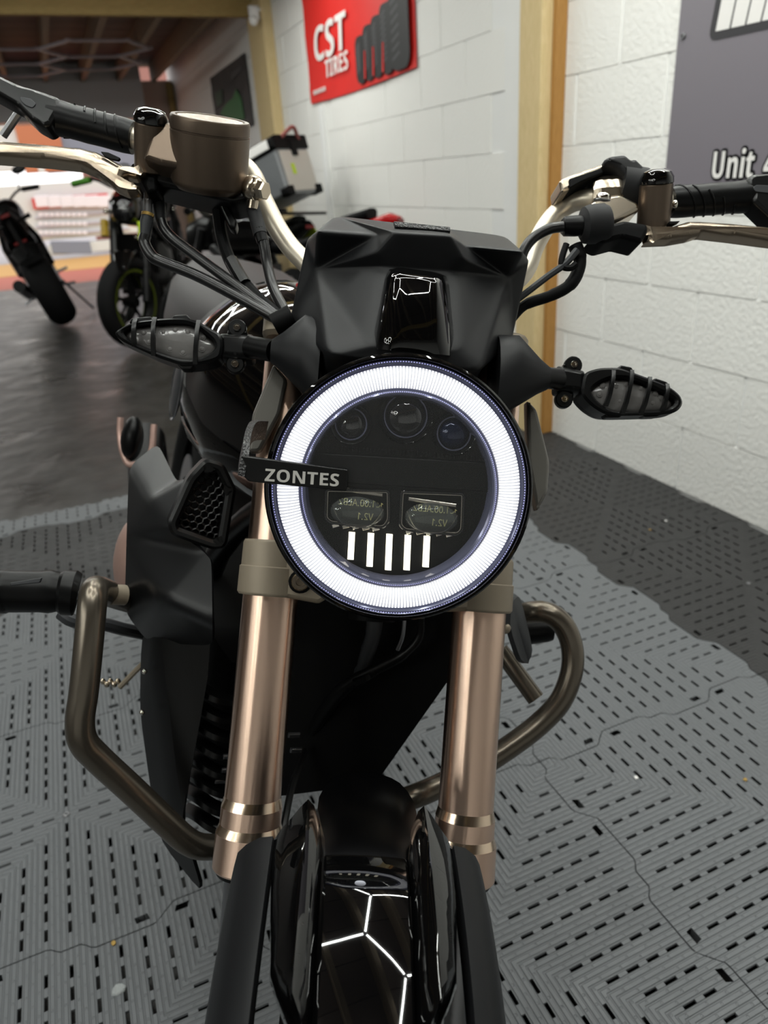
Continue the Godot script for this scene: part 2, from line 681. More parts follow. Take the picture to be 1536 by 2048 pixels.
func hex_fixture(at: Vector3, cells: Array, side: float, turn: float, lit: bool, label: String) -> void:
	var t := thing("hexagon_ceiling_light", label, "ceiling light", at)
	var done := {}
	var tube_mesh := block(Vector3.ZERO, Vector3(side - 0.03, 0.022, 0.022), 0.004).commit()
	var joint := block(Vector3.ZERO, Vector3(0.045, 0.02, 0.045), 0.008).commit()
	for c in cells:
		for k in 6:
			var a := turn + TAU * k / 6.0
			var b := turn + TAU * (k + 1) / 6.0
			var cc := Vector3(c.x, 0, c.y)
			var p := cc + Vector3(cos(a), 0, sin(a)) * side
			var q := cc + Vector3(cos(b), 0, sin(b)) * side
			var mid := (p + q) * 0.5
			var key := Vector2i((Vector2(mid.x, mid.z) * 50.0).round())
			if not done.has(key):
				done[key] = true
				var yaw := atan2(-(q.z - p.z), q.x - p.x)
				var T := Transform3D(Basis(Vector3.UP, yaw), at + mid)
				part("light_tube", tube_mesh, mats.tube_lit if lit else mats.tube_off, t, T)
				if lit:
					var l := AreaLight3D.new()
					l.name = "tube_light"
					l.area_size = Vector2(side - 0.04, 0.018)
					l.light_energy = LAMP
					l.light_color = Color(0.985, 1.0, 0.975)
					l.shadow_enabled = true
					l.set("area_range", 30.0)
					add_child(l, true)
					l.transform = Transform3D(Basis(Vector3.UP, yaw) * Basis(Vector3.RIGHT, -PI / 2), at + mid - Vector3(0, 0.0125, 0))
					var om := OmniLight3D.new()            # what leaves the tube sideways and upwards
					om.name = "tube_glow_light"
					om.light_energy = LAMP * 0.08
					om.light_size = 0.01
					om.light_color = l.light_color
					om.omni_range = 30.0
					om.omni_attenuation = 2.0
					om.shadow_enabled = true
					add_child(om, true)
					om.position = at + mid
			for v in [p]:
				var kv := Vector2i((Vector2(v.x, v.z) * 50.0).round()) + Vector2i(10000, 0)
				if not done.has(kv):
					done[kv] = true
					part("tube_joint", joint, mats.tube_off, t, Transform3D(Basis(Vector3.UP, a), at + v + Vector3(0, 0.004, 0)))
	if cells.size():
		for s in [0, cells.size() - 1]:
			var w := Vector3(cells[s].x, 0, cells[s].y) + Vector3(cos(turn), 0, sin(turn)) * side
			part("hanger", stick(at + w, Vector3(at.x + w.x, 2.42, at.z + w.z), 0.003), mats.steel, t)

const WALL := 1.78
const COURSE := 0.2203
const BACK := -10.8
const CEIL := 2.36

func build_room() -> void:
	# concrete floor with the interlocking mat tiles
	var fl := mat("concrete", Color.WHITE, 0.34)
	fl.albedo_texture = noise_tex(0.006, [Color(0.155, 0.148, 0.14), Color(0.205, 0.195, 0.185), Color(0.17, 0.162, 0.155), Color(0.225, 0.215, 0.205)], false, 0, 1024, 6, 12)
	fl.roughness_texture = noise_tex(0.01, [Color(0.45, 0.45, 0.45), Color(0.8, 0.8, 0.8), Color(0.6, 0.6, 0.6)], false, 0, 512, 5, 13)
	fl.roughness = 0.5
	relief(fl, noise_tex(0.02, [], true, 2.0, 512, 5, 14), 0.4)
	tri_map(fl, Vector3(0.35, 0.35, 0.35), true)
	var floor_ := struct("floor", block(Vector3(-0.9, -0.0755, -4.0), Vector3(5.8, 0.1, 14.2)), fl, "dark painted concrete workshop floor partly covered with grey plastic mat tiles")
	var nm := tile_relief()
	var greys := []
	for g in [Color(0.408, 0.418, 0.430), Color(0.188, 0.186, 0.189)]:
		var m := mat("mat_grey_%d" % greys.size(), g, 0.5)
		relief(m, nm, 1.5)
		m.roughness_texture = noise_tex(0.02, [Color(0.75, 0.75, 0.75), Color(1, 1, 1), Color(0.85, 0.85, 0.85)], false, 0, 256, 4, 15)
		m.roughness = 0.62
		greys.append(m)
	var tm := tile_mesh()
	var cutm := tile_mesh(true)
	for j in range(-1, 6):
		for i in range(-4, 3):
			var x := 0.352 + TILE * i
			var z := -0.594 - TILE * (j)
			if j == 5 or j < -1:
				continue
			if i <= -3 and j < 1:
				continue
			var dark := i == 2 or j == 3
			if i == 2 and j == 4:
				continue
			var o := part("tile", cutm if j == 4 else tm, greys[1 if dark else 0], floor_, Transform3D(Basis(), Vector3(x, 0, z)))
			o.set_meta("label", "dark charcoal plastic mat tile" if dark else "light grey plastic mat tile")
	var screw := lathe([Vector2(0.0, 0.0005), Vector2(0.0025, 0.0005), Vector2(0.0032, 0.0022), Vector2(0.0055, 0.0022), Vector2(0.0065, 0.001), Vector2(0.0065, -0.004)], 16).commit()
	for s in [Vector2i(0, 0), Vector2i(-1, 1), Vector2i(2, 1), Vector2i(1, 1), Vector2i(1, 0)]:
		part("screw", screw, mats.steel, floor_, Transform3D(Basis(), Vector3(0.352 + TILE * s.x, 0, -0.594 - TILE * s.y)))
	# right wall: backing slab and painted blocks
	var wr := struct("wall_right", block(Vector3(WALL + 0.106, 1.2, -4.0), Vector3(0.2, 2.5, 14.2)), mats.plaster, "white painted concrete block wall")
	var variants := []
	for k in 3:
		rng.seed = 40 + k
		var b := block(Vector3.ZERO, Vector3(0.020, COURSE - 0.003, 0.437 - 0.003), 0.0075)
		for i in b.v.size():
			b.v[i] += Vector3(rng.randf_range(-0.0012, 0.0012), rng.randf_range(-0.001, 0.001), rng.randf_range(-0.001, 0.001))
		variants.append(b.commit(50.0))
	rng.seed = 77
	for c in 11:
		var z := 0.3
		var start := -1.955 if c % 2 else -2.175
		var n := 0
		while true:
			var zz := start + 0.437 * 5 - 0.437 * n
			if zz < -2.6:
				zz = (-2.965 if c % 2 else -3.18) - 0.437 * (n - 7)
			n += 1
			if zz - 0.437 < BACK:
				break
			var zc := zz - 0.2185
			if zc > 0.9:
				continue
			part("block", variants[rng.randi() % 3], mats.block_paint, wr, Transform3D(Basis(), Vector3(WALL + 0.010 + rng.randf_range(-0.0008, 0.0008), COURSE * (c + 0.5), zc)))
	# the rest of the shell
	struct("wall_left", block(Vector3(-3.85, 1.2, -4.0), Vector3(0.2, 2.7, 14.2)), mat("grey_wall", Color(0.40, 0.39, 0.385), 0.6), "grey painted workshop wall on the far side")
	struct("wall_front", block(Vector3(-0.9, 1.2, 3.1), Vector3(5.8, 2.7, 0.2)), mats.plaster, "white painted workshop wall behind the viewer")
	var wb := struct("wall_back", block(Vector3(1.56, 1.0, BACK - 0.1), Vector3(0.44, 2.6, 0.2)), mat("pink_plaster", Color(0.80, 0.70, 0.65), 0.6), "pale pinkish pier beside the workshop doorway")
	part("shutter_box", block(Vector3(-1.2, 2.19, BACK - 0.06), Vector3(5.2, 0.62, 0.4), 0.01), mat("shutter_grey", Color(0.80, 0.795, 0.80), 0.5), wb)
	part("door_jamb", block(Vector3(-3.4, 1.0, BACK - 0.1), Vector3(0.8, 2.2, 0.2)), mats.plaster, wb)
	var ce := struct("ceiling", block(Vector3(-0.9, CEIL + 0.15, -4.0), Vector3(5.8, 0.04, 14.2)), mats.deck_wood, "brown boarded ceiling on timber joists")
	for k in 40:
		part("board", block(Vector3(-0.9, CEIL + 0.122, 2.8 - 0.35 * k), Vector3(5.6, 0.016, 0.338), 0.003), mats.deck_wood, ce)
	for k in 12:
		part("joist", block(Vector3(1.56 - 0.42 * k, CEIL + 0.02, -4.0), Vector3(0.052, 0.19, 13.6), 0.004), mats.joist_wood, ce)
	for z in [-6.3, -2.6, 1.4]:
		part("beam", block(Vector3(-0.95, CEIL - 0.13, z), Vector3(5.4, 0.11, 0.06), 0.004), mats.pine_rail, ce)
	# posts and linings on the right wall
	var p1 := struct("trim_1", block(Vector3(1.735, 1.13, -2.55), Vector3(0.09, 2.26, 0.14), 0.004), mats.pine, "pale pine post against the block wall beside the grey sign")
	part("batten", block(Vector3(1.757, 1.13, -2.468), Vector3(0.046, 2.26, 0.024), 0.003), wood("pine_dark", Color(0.60, 0.42, 0.20), Color(0.68, 0.50, 0.26), Color(0.63, 0.45, 0.22), Vector3(9, 0.8, 9), 41), p1)
	struct("trim_2", block(Vector3(1.74, 1.13, -6.2), Vector3(0.08, 2.26, 0.42), 0.004), mats.pine, "pale pine post against the block wall at the far end of the red banner")
	struct("trim_3", block(Vector3(1.774, 1.2, -2.735), Vector3(0.022, 2.4, 0.20), 0.002), mats.plaster, "smooth white board lining beside the pine post")
	struct("trim_4", block(Vector3(1.77, 0.74, -5.06), Vector3(0.03, 1.48, 0.07), 0.004), mats.plaster, "white vertical trunking under the red banner")
	struct("trim_5", block(Vector3(1.735, 1.13, BACK + 0.1), Vector3(0.07, 2.26, 0.12), 0.004), mats.pine_rail, "greenish pine post in the far corner")

func build_lights() -> void:
	glow("tube_lit", Color(0.985, 1.0, 0.98), 2.6)
	mat("tube_off", Color(0.66, 0.63, 0.66), 0.4)
	var s := 0.5
	var V0 := Vector2(0.68, -0.70)
	hex_fixture(Vector3(V0.x, 2.24, V0.y), hex_cells([Vector2(1, 0), Vector2(-.5, -.5), Vector2(-.5, .5), Vector2(-2, 0), Vector2(1, -1), Vector2(-.5, -1.5)], s), s, 0, true, "lit white hexagon LED tube grid on the ceiling above the parked motorcycle")
	hex_fixture(Vector3(0.2, 2.24, -5.0), hex_cells([Vector2(0, 0), Vector2(1.5, .5), Vector2(-1.5, .5), Vector2(0, 1)], s), s, 0, true, "lit white hexagon LED tube grid on the ceiling over the middle of the workshop")
	hex_fixture(Vector3(-2.9, 2.24, 0.2), hex_cells([Vector2(0, 0), Vector2(0, 1), Vector2(1.5, .5), Vector2(0, -1)], s), s, 0, true, "lit white hexagon LED tube grid on the ceiling behind the viewer")
	hex_fixture(Vector3(-2.0, 2.24, -7.8), hex_cells([Vector2(0, 0), Vector2(-1.5, .5), Vector2(0, 1)], s), s, 0, true, "lit white hexagon LED tube grid on the ceiling beside the doorway")
	hex_fixture(Vector3(0.66, 2.16, -8.3), hex_cells([Vector2(0, 0), Vector2(-1.5, 0.5), Vector2(0, 1), Vector2(-1.5, -0.5)], 0.45), 0.45, 0, false, "unlit pale hexagon tube frame hanging under the joists near the doorway")

func hex_cells(q: Array, s: float) -> Array:                 # x in sides, y in cell heights
	return q.map(func(p): return Vector2(p.x * s, p.y * s * sqrt(3.0)))

# ---------------------------------------------------------------- the motorcycle
var BT: Transform3D                      # body frame: x across, y up, z forward
var ZUP := Basis(Vector3.RIGHT, PI / 2)  # turns a lathe's y axis to z

func f_(u: float, v: float, z := 0.0) -> Vector3:
	return on(FT, u, v, z)

func b_(u: float, v: float, d: float) -> Vector3:
	return BT.affine_inverse() * pd(u, v, d)

func w_(pts: Array) -> Array:            # [u, v, depth, ...] to room points
	var r := []
	for i in range(0, pts.size(), 3):
		r.append(pd(pts[i], pts[i + 1], pts[i + 2]))
	return r

func band(pts: Array, wide: Vector3, thick: float) -> M3:     # flat strap along a path; wide is its half width vector
	var rings := []
	for i in pts.size():
		var d: Vector3 = (pts[mini(i + 1, pts.size() - 1)] - pts[maxi(i - 1, 0)]).normalized()
		var n := d.cross(wide).normalized() * thick * 0.5
		rings.append([pts[i] + wide + n, pts[i] - wide + n, pts[i] - wide - n, pts[i] + wide - n])
	return loft(rings)

func screw_head(r: float, h: float) -> M3:
	return lathe([Vector2(0.0001, h * 0.45), Vector2(r * 0.45, h * 0.45), Vector2(r * 0.5, h), Vector2(r * 0.85, h), Vector2(r, h * 0.6), Vector2(r, 0)], 14)

func build_motorcycle() -> void:
	var r := atan2(KT.basis.z.y, KT.basis.y.y)
	BT = Transform3D(Basis(KT.basis.x, KT.basis.y * cos(r) + KT.basis.z * sin(r), KT.basis.z * cos(r) - KT.basis.y * sin(r)), FM)
	var base := FT * Vector3(0, -0.44, 0.04)
	base.y = 0.0
	var bike := thing("motorcycle", "black naked motorcycle with a lit round headlight and rose bronze forks, nearest the camera", "motorcycle", base)
	headlight(bike)
	cowl(bike)
	forks(bike)
	fender(bike)
	for s in [-1, 1]:
		turn_signal(bike, s)
	handlebar(bike)
	cables(bike)
	body(bike)
	wheels(bike)

func headlight(bike: Node3D) -> void:
	var Z := GT * Transform3D(ZUP, Vector3.ZERO)
	var hl := part("headlight", lathe([Vector2(0.001, -0.095), Vector2(0.045, -0.09), Vector2(0.08, -0.07), Vector2(0.099, -0.036), Vector2(0.1052, -0.008), Vector2(0.106, 0.002), Vector2(0.1055, 0.0048), Vector2(0.1040, 0.006), Vector2(0.1022, 0.0052), Vector2(0.1010, 0.003), Vector2(0.1008, -0.013), Vector2(0.001, -0.0135)], 96), mats.gloss_black, bike, Z)
	hl.set_meta("label", "round headlight in a glossy black shell with a glowing white ring")
	# the glowing ring: a dim body with bright flutes
	glow("ring_body", Color(0.40, 0.40, 0.58), 0.16)
	glow("ring_flute", Color(0.96, 0.97, 1.0), 1.1)
	var prof := [Vector2(0.0786, -0.005), Vector2(0.0792, -0.0005), Vector2(0.083, 0.0018), Vector2(0.0878, 0.0026), Vector2(0.0925, 0.0018), Vector2(0.0962, -0.0005), Vector2(0.0968, -0.005)]
	var rg := part("ring_light", lathe(prof, 120), mats.ring_body, hl, Z)
	rg.set_meta("label", "white fluted daytime running light ring")
	var fl := M3.new()
	var nf := 236
	var top := [Vector2(0.0794, 0.0004), Vector2(0.083, 0.0027), Vector2(0.0878, 0.0034), Vector2(0.0925, 0.0027), Vector2(0.0960, 0.0004)]
	for i in nf:
		var a0 := TAU * i / nf
		var a1 := TAU * (i + 0.6) / nf
		var c0 := Vector2(cos(a0), sin(a0))
		var c1 := Vector2(cos(a1), sin(a1))
		for k in top.size() - 1:
			var p: Vector2 = top[k]
			var q: Vector2 = top[k + 1]
			fl.face([Vector3(c0.x * p.x, c0.y * p.x, p.y), Vector3(c1.x * p.x, c1.y * p.x, p.y), Vector3(c1.x * q.x, c1.y * q.x, q.y), Vector3(c0.x * q.x, c0.y * q.x, q.y)])
	part("ring_light_flutes", fl, mats.ring_flute, hl, GT).set_meta("kind", "stuff")
	mat("clear_rim", Color(0.40, 0.41, 0.50), 0.12, 0.4)
	part("outer_rim", lathe([Vector2(0.0969, -0.004), Vector2(0.0975, 0.0022), Vector2(0.0985, 0.0030), Vector2(0.0996, 0.0022), Vector2(0.1004, 0.0032), Vector2(0.1008, 0.001)], 96), mats.clear_rim, hl, Z)
	part("inner_rim", lathe([Vector2(0.0722, -0.0128), Vector2(0.0728, -0.004), Vector2(0.0740, 0.0005), Vector2(0.0755, 0.0012), Vector2(0.0772, 0.0), Vector2(0.0786, -0.004)], 96), mats.clear_rim, hl, Z)
	glow("ring_thread", Color(0.62, 0.62, 0.95), 0.8)
	for rr in [0.0762, 0.0990]:
		var beads := M3.new()
		for i in 300:
			var a := TAU * i / 300.0
			var b := TAU * (i + 0.5) / 300.0
			beads.face([Vector3(cos(a) * rr, sin(a) * rr, 0.0033), Vector3(cos(b) * rr, sin(b) * rr, 0.0033), Vector3(cos(b) * (rr + 0.0007), sin(b) * (rr + 0.0007), 0.0033), Vector3(cos(a) * (rr + 0.0007), sin(a) * (rr + 0.0007), 0.0033)])
		part("light_thread", beads, mats.ring_thread, hl, GT).set_meta("kind", "stuff")
	# dark centre with its lamps
	mat("lamp_dark", Color(0.03, 0.031, 0.034), 0.35, 0.0, 0.3)
	part("lamp_face", lathe([Vector2(0.0001, -0.0128), Vector2(0.0725, -0.0128)], 64), mats.lamp_dark, hl, Z)
	var o := outl(GT, -0.011, [622, 905, 985, 925, 992, 985, 612, 962])
	part("lamp_band", prism(rounded(o, 0.004), -0.0128, -0.0095, 0.001), mats.lamp_dark, hl, GT)
	for q in [[684, 897, 830, 907, 20], [835, 907, 985, 920, 18]]:
		var teeth := M3.new()
		for i in q[4]:
			var p := on(GT, lerpf(q[0], q[2], float(i) / q[4]), lerpf(q[1], q[3], float(i) / q[4]), -0.0095)
			teeth.join(block(p, Vector3(0.0011, 0.0032, 0.002), 0.0003))
		part("lamp_teeth", teeth, mats.lamp_dark, hl, GT).set_meta("kind", "stuff")
	mat("lens_dark", Color(0.05, 0.052, 0.062), 0.03)
	mats.lens_dark.clearcoat_enabled = true
	mats.lens_dark.clearcoat = 1.0
	mats.lens_dark.clearcoat_roughness = 0.02
	mat("lens_blue", Color(0.06, 0.10, 0.20), 0.03, 0.35)
	for q in [[702, 848, 0.0168, 0.0112], [811, 832, 0.0222, 0.0158], [907, 867, 0.0178, 0.0122]]:
		var c := on(GT, q[0], q[1], -0.0128)
		var T := GT * Transform3D(ZUP, c)
		var R: float = q[2]
		var pj := part("projector", lathe([Vector2(R, -0.001), Vector2(R, 0.006), Vector2(R - 0.0012, 0.0076), Vector2(R - 0.003, 0.006), Vector2(R - 0.0045, 0.001)], 36), mats.gloss_black, hl, T)
		var L: float = q[3]
		var dome := []
		for i in 9:
			var a := PI / 2 * i / 8.0
			dome.append(Vector2(maxf(L * cos(a), 0.0001), 0.001 + L * 0.62 * sin(a)))
		part("projector_lens", lathe(dome, 36), mats.lens_blue if q[0] == 907 else mats.lens_dark, pj, T)
		part("lens_collar", lathe([Vector2(L, 0.0), Vector2(L + 0.0006, 0.0024), Vector2(L + 0.0016, 0.0024), Vector2(L + 0.0022, 0.0)], 36), mats.clear_rim, pj, T)
	mat("reflector", Color(0.62, 0.60, 0.57), 0.18, 0.9)
	var glass := mat("lens_glass", Color(0.92, 0.95, 0.92, 0.06), 0.02)
	glass.transparency = BaseMaterial3D.TRANSPARENCY_ALPHA
	glass.refraction_enabled = true
	glass.refraction_scale = 0.05
	mat("etch", Color(0.80, 0.76, 0.52), 0.5)
	for q in [[[650, 975, 780, 978, 781, 1040, 768, 1057, 660, 1047, 648, 1036]], [[800, 979, 929, 984, 926, 1060, 914, 1071, 808, 1062, 796, 1050]]]:
		var po := rounded(outl(GT, -0.0128, q[0]), 0.004)
		var fr := part("low_beam", frame_prism(po, inset(po, 0.0022), -0.014, -0.0090, 0.0006), mats.gloss_black, hl, GT)
		part("chrome_edge", frame_prism(inset(po, 0.0021), inset(po, 0.0029), -0.0125, -0.0092, 0.0002), mats.reflector, fr, GT)
		part("lens_well", prism(inset(po, 0.0018), -0.0138, -0.0134), mats.lamp_dark, fr, GT)
		var c := Vector2.ZERO
		for p in po:
			c += p / po.size()
		part("reflector", block(Vector3(c.x, c.y + 0.0125, -0.0115), Vector3(0.040, 0.0035, 0.0030), 0.0008), mats.reflector, fr, GT * Transform3D(Basis(Vector3(0, 0, 1), -0.06).rotated(Vector3.RIGHT, 0.0), Vector3(0, 0.002, 0)))
		for k in 5:
			part("reflector", block(Vector3.ZERO, Vector3(0.0062, 0.0036, 0.0022), 0.0006), mats.reflector if k % 2 else mats.chrome, fr, GT * Transform3D(Basis(Vector3(0, 0, 1), 0.35), Vector3(c.x - 0.0165 + 0.0082 * k, c.y - 0.0128, -0.0118)))
		part("low_beam_lens", ball(Vector3(c.x, c.y - 0.0005, -0.0105), Vector3(0.0218, 0.0128, 0.0080), 28, 16), glass, fr, GT)
		part("lens_edge", tube(smooth_path([Vector3(c.x - 0.0205, c.y + 0.004, -0.0088), Vector3(c.x - 0.012, c.y - 0.0085, -0.0068), Vector3(c.x, c.y - 0.0115, -0.0062), Vector3(c.x + 0.012, c.y - 0.0085, -0.0068), Vector3(c.x + 0.0205, c.y + 0.004, -0.0088)], 6), 0.0005, 6), mats.reflector, fr, GT)
		var tx := text_mesh("V2.1", 0.0065, 0.0004, false)
		part("lens_marking", tx, mats.etch, fr, GT * Transform3D(Basis(Vector3(-1, 0, 0), Vector3(0, 1, 0), Vector3(0, 0, 1)), Vector3(c.x + 0.006, c.y - 0.003, -0.0121)))
		part("lens_marking", text_mesh("1C1.00.ALB2", 0.0055, 0.0004, false), mats.etch, fr, GT * Transform3D(Basis(Vector3(-1, 0, 0), Vector3(0, 1, 0), Vector3(0, 0, 1)), Vector3(c.x + 0.003, c.y + 0.006, -0.0121)))
	glow("led_bar_glow", Color(1.0, 0.97, 0.86), 1.9)
	for q in [[704, 1064, 1119], [742, 1066, 1133], [779, 1068, 1140], [816, 1070, 1140], [854, 1072, 1134]]:
		var a := on(GT, q[0], q[1], -0.0105)
		var b := on(GT, q[0] - 3, q[2], -0.0075)
		part("led_bar", band([a, b], Vector3(0.0025, 0, 0), 0.003), mats.led_bar_glow, hl, GT)
	# clear cover over the whole lamp
	var pane := mat("clear_cover", Color(1, 1, 1, 0.02), 0.02, 0.0, 0.25)
	pane.transparency = BaseMaterial3D.TRANSPARENCY_ALPHA
	var dome := []
	for i in 12:
		var x := i / 11.0
		dome.append(Vector2(0.0001 + 0.1000 * x, 0.0165 - 0.0125 * x * x))
	part("cover_lens", lathe(dome, 72), pane, hl, Z)
	var lamp := SpotLight3D.new()
	lamp.name = "headlight_light"
	lamp.light_energy = 0.02
	lamp.light_size = 0.01
	lamp.spot_angle = 70.0
	lamp.spot_range = 20.0
	lamp.light_color = Color(0.95, 0.97, 1.0)
	lamp.shadow_enabled = true
	add_child(lamp)
	lamp.transform = GT * Transform3D(Basis(Vector3.UP, PI), Vector3(0, -0.02, 0.028))
	# lettered strap across the lamp
	var tag_ := part("name_bracket", prism(rounded(outl(GT, 0.022, [482, 911, 696, 939, 694, 983, 497, 963, 484, 949]), 0.0015), 0.0165, 0.0225, 0.0008), mats.satin_black, bike, GT)
	tag_.set_meta("label", "black bracket lettered ZONTES in silver")
	part("bracket_arm", band(smooth_path([on(FT, 487, 930, 0.150), on(FT, 489, 905, 0.142), on(FT, 494, 880, 0.120), on(FT, 505, 862, 0.085), on(FT, 528, 860, 0.045)], 4), Vector3(0.001, 0.0085, 0.0), 0.005), mats.badge_dark, tag_, FT)
	var p0 := on(GT, 530, 956, 0.0228)
	var p1 := on(GT, 678, 967, 0.0228)
	var dx := (p1 - p0)
	var ang := atan2(dx.y, dx.x)
	var tm := text_mesh("ZONTES", 0.0128, 0.0005)
	var wd: float = tm.get_aabb().size.x
	part("lettering", tm, mats.letter_silver, tag_, GT * Transform3D(Basis(Vector3(0, 0, 1), ang) * Basis.from_scale(Vector3(dx.length() / wd, 1, 1)), (p0 + p1) * 0.5 + Vector3(0, 0.0022, 0)))

func cowl(bike: Node3D) -> void:
	var L := [[671, 431, .030], [636, 461, .082], [755, 470, .082], [630, 540, .042], [653, 710, .102], [576, 648, .020], [612, 480, .036], [753, 505, .090], [767, 535, .082], [736, 690, .106]]
	var Rr := [[1009, 471, .030], [1046, 503, .082], [932, 492, .082], [1018, 556, .042], [962, 742, .102], [1024, 690, .020], [1060, 522, .036], [928, 518, .090], [906, 545, .082], [921, 703, .106]]
	var v := []
	for q in L + Rr:
		v.append(f_(q[0], q[1], q[2]))
	var n := 20
	for q in [[788, 447, .032], [898, 460, .032], [790, 463, .102], [899, 469, .102]]:
		v.append(f_(q[0], q[1], q[2]))
	# 20 B back, 21 C back, 22 B front, 23 C front; then rearward rows
	var back := [v[0], v[6], v[5], v[10], v[16], v[15]]
	v.append(v[6] + Vector3(0.012, -0.004, -0.05))   # 24
	v.append(v[5] + Vector3(0.018, 0.0, -0.05))      # 25
	v.append(v[16] + Vector3(-0.012, -0.004, -0.05)) # 26
	v.append(v[15] + Vector3(-0.018, 0.0, -0.05))    # 27
	v.append(v[0] + Vector3(0.004, -0.012, -0.05))   # 28
	v.append(v[10] + Vector3(-0.004, -0.012, -0.05)) # 29
	v.append(v[4] + Vector3(0.0, -0.014, -0.045))    # 30
	v.append(v[14] + Vector3(0.0, -0.014, -0.045))   # 31
	var faces := [
		[0, 1, 2], [0, 2, 22], [0, 22, 20], [20, 22, 23, 21], [21, 23, 12], [21, 12, 11, 10],
		[0, 6, 1], [1, 3, 2], [1, 6, 3], [6, 5, 3], [5, 4, 3], [3, 4, 9], [3, 9, 8], [3, 8, 7], [3, 7, 2],
		[2, 7, 22], [22, 7, 17, 23], [23, 17, 12], [7, 8, 18, 17],
		[10, 11, 16], [11, 12, 13], [11, 13, 16], [16, 13, 15], [15, 13, 14], [13, 19, 14], [13, 18, 19], [13, 17, 18], [13, 12, 17],
		[8, 9, 19, 18], [6, 24, 25, 5], [0, 28, 24, 6], [16, 15, 27, 26], [10, 16, 26, 29], [0, 20, 21, 10, 29, 28], [4, 5, 25, 30], [14, 31, 27, 15], [4, 30, 31, 14, 19, 9]]
	var cw := part("headlight_cowl", soft(v, faces, 4, 4), mats.matte_black, bike, FT, 60.0)
	cw.set_meta("label", "matte black faceted cowl above the headlight")
	# glossy middle panel
	var rows := [[786, 533, 888, 546, .090], [778, 540, 893, 553, .110], [770, 556, 898, 569, .1175], [760, 610, 903, 622, .1180], [747, 670, 909, 684, .1165], [740, 697, 912, 712, .1120]]
	var rings := []
	for q in rows:
		var ring := []
		for k in 13:
			var s := k / 12.0
			var e := absf(s - 0.5) * 2.0
			var z: float = q[4] - 0.016 * pow(e, 6.0) + 0.002 * (1.0 - e * e)
			ring.append(f_(lerpf(q[0], q[2], s), lerpf(q[1], q[3], s), z))
		var a: Vector3 = ring[12] + Vector3(0.001, 0, -0.03)
		var b: Vector3 = ring[0] + Vector3(-0.001, 0, -0.03)
		ring.append(a)
		ring.append(b)
		rings.append(ring)
	part("cowl_panel", loft(rings), mats.gloss_black, cw, FT, 45.0).set_meta("label", "glossy black insert down the middle of the cowl")
	part("cowl_badge", prism(rounded(outl(FT, 0.06, [787, 449, 897, 460, 897, 470, 790, 462]), 0.001), 0.066, 0.0695, 0.0004), mats.badge_dark, cw, FT * Transform3D(Basis(Vector3.RIGHT, -0.35), f_(842, 460, 0.082) - Basis(Vector3.RIGHT, -0.35) * f_(842, 460, 0.0695)))
	# ears that carry the turn signals
	for s in [[543, 702, 605, 706, 640, 735], [1096, 757, 1030, 745, 985, 765]]:
		var c := [f_(s[0], s[1], .048), f_(lerpf(s[0], s[2], 0.3), lerpf(s[1], s[3], 0.3), .05), f_(s[2], s[3], .052), f_(s[4], s[5], .05)]
		var rr := [Vector2(.0105, .0105), Vector2(.0165, .014), Vector2(.034, .026), Vector2(.044, .03)]
		var rg := []
		for i in 4:
			var ring := []
			for k in 20:
				var a := TAU * k / 20
				ring.append(c[i] + Vector3(0, cos(a) * rr[i].x, sin(a) * rr[i].y))
			rg.append(ring)
		part("signal_ear", loft(rg), mats.matte_black, bike, FT, 50.0)
	for s in [[[548, 728, 505, 830, 497, 905, 520, 905, 560, 830, 575, 760]], [[1052, 800, 1072, 820, 1098, 925, 1094, 985, 1072, 1025, 1055, 930]]]:
		part("headlight_bracket", prism(rounded(outl(FT, 0.03, s[0]), 0.004), 0.022, 0.034, 0.003), mats.ear_grey, bike, FT)

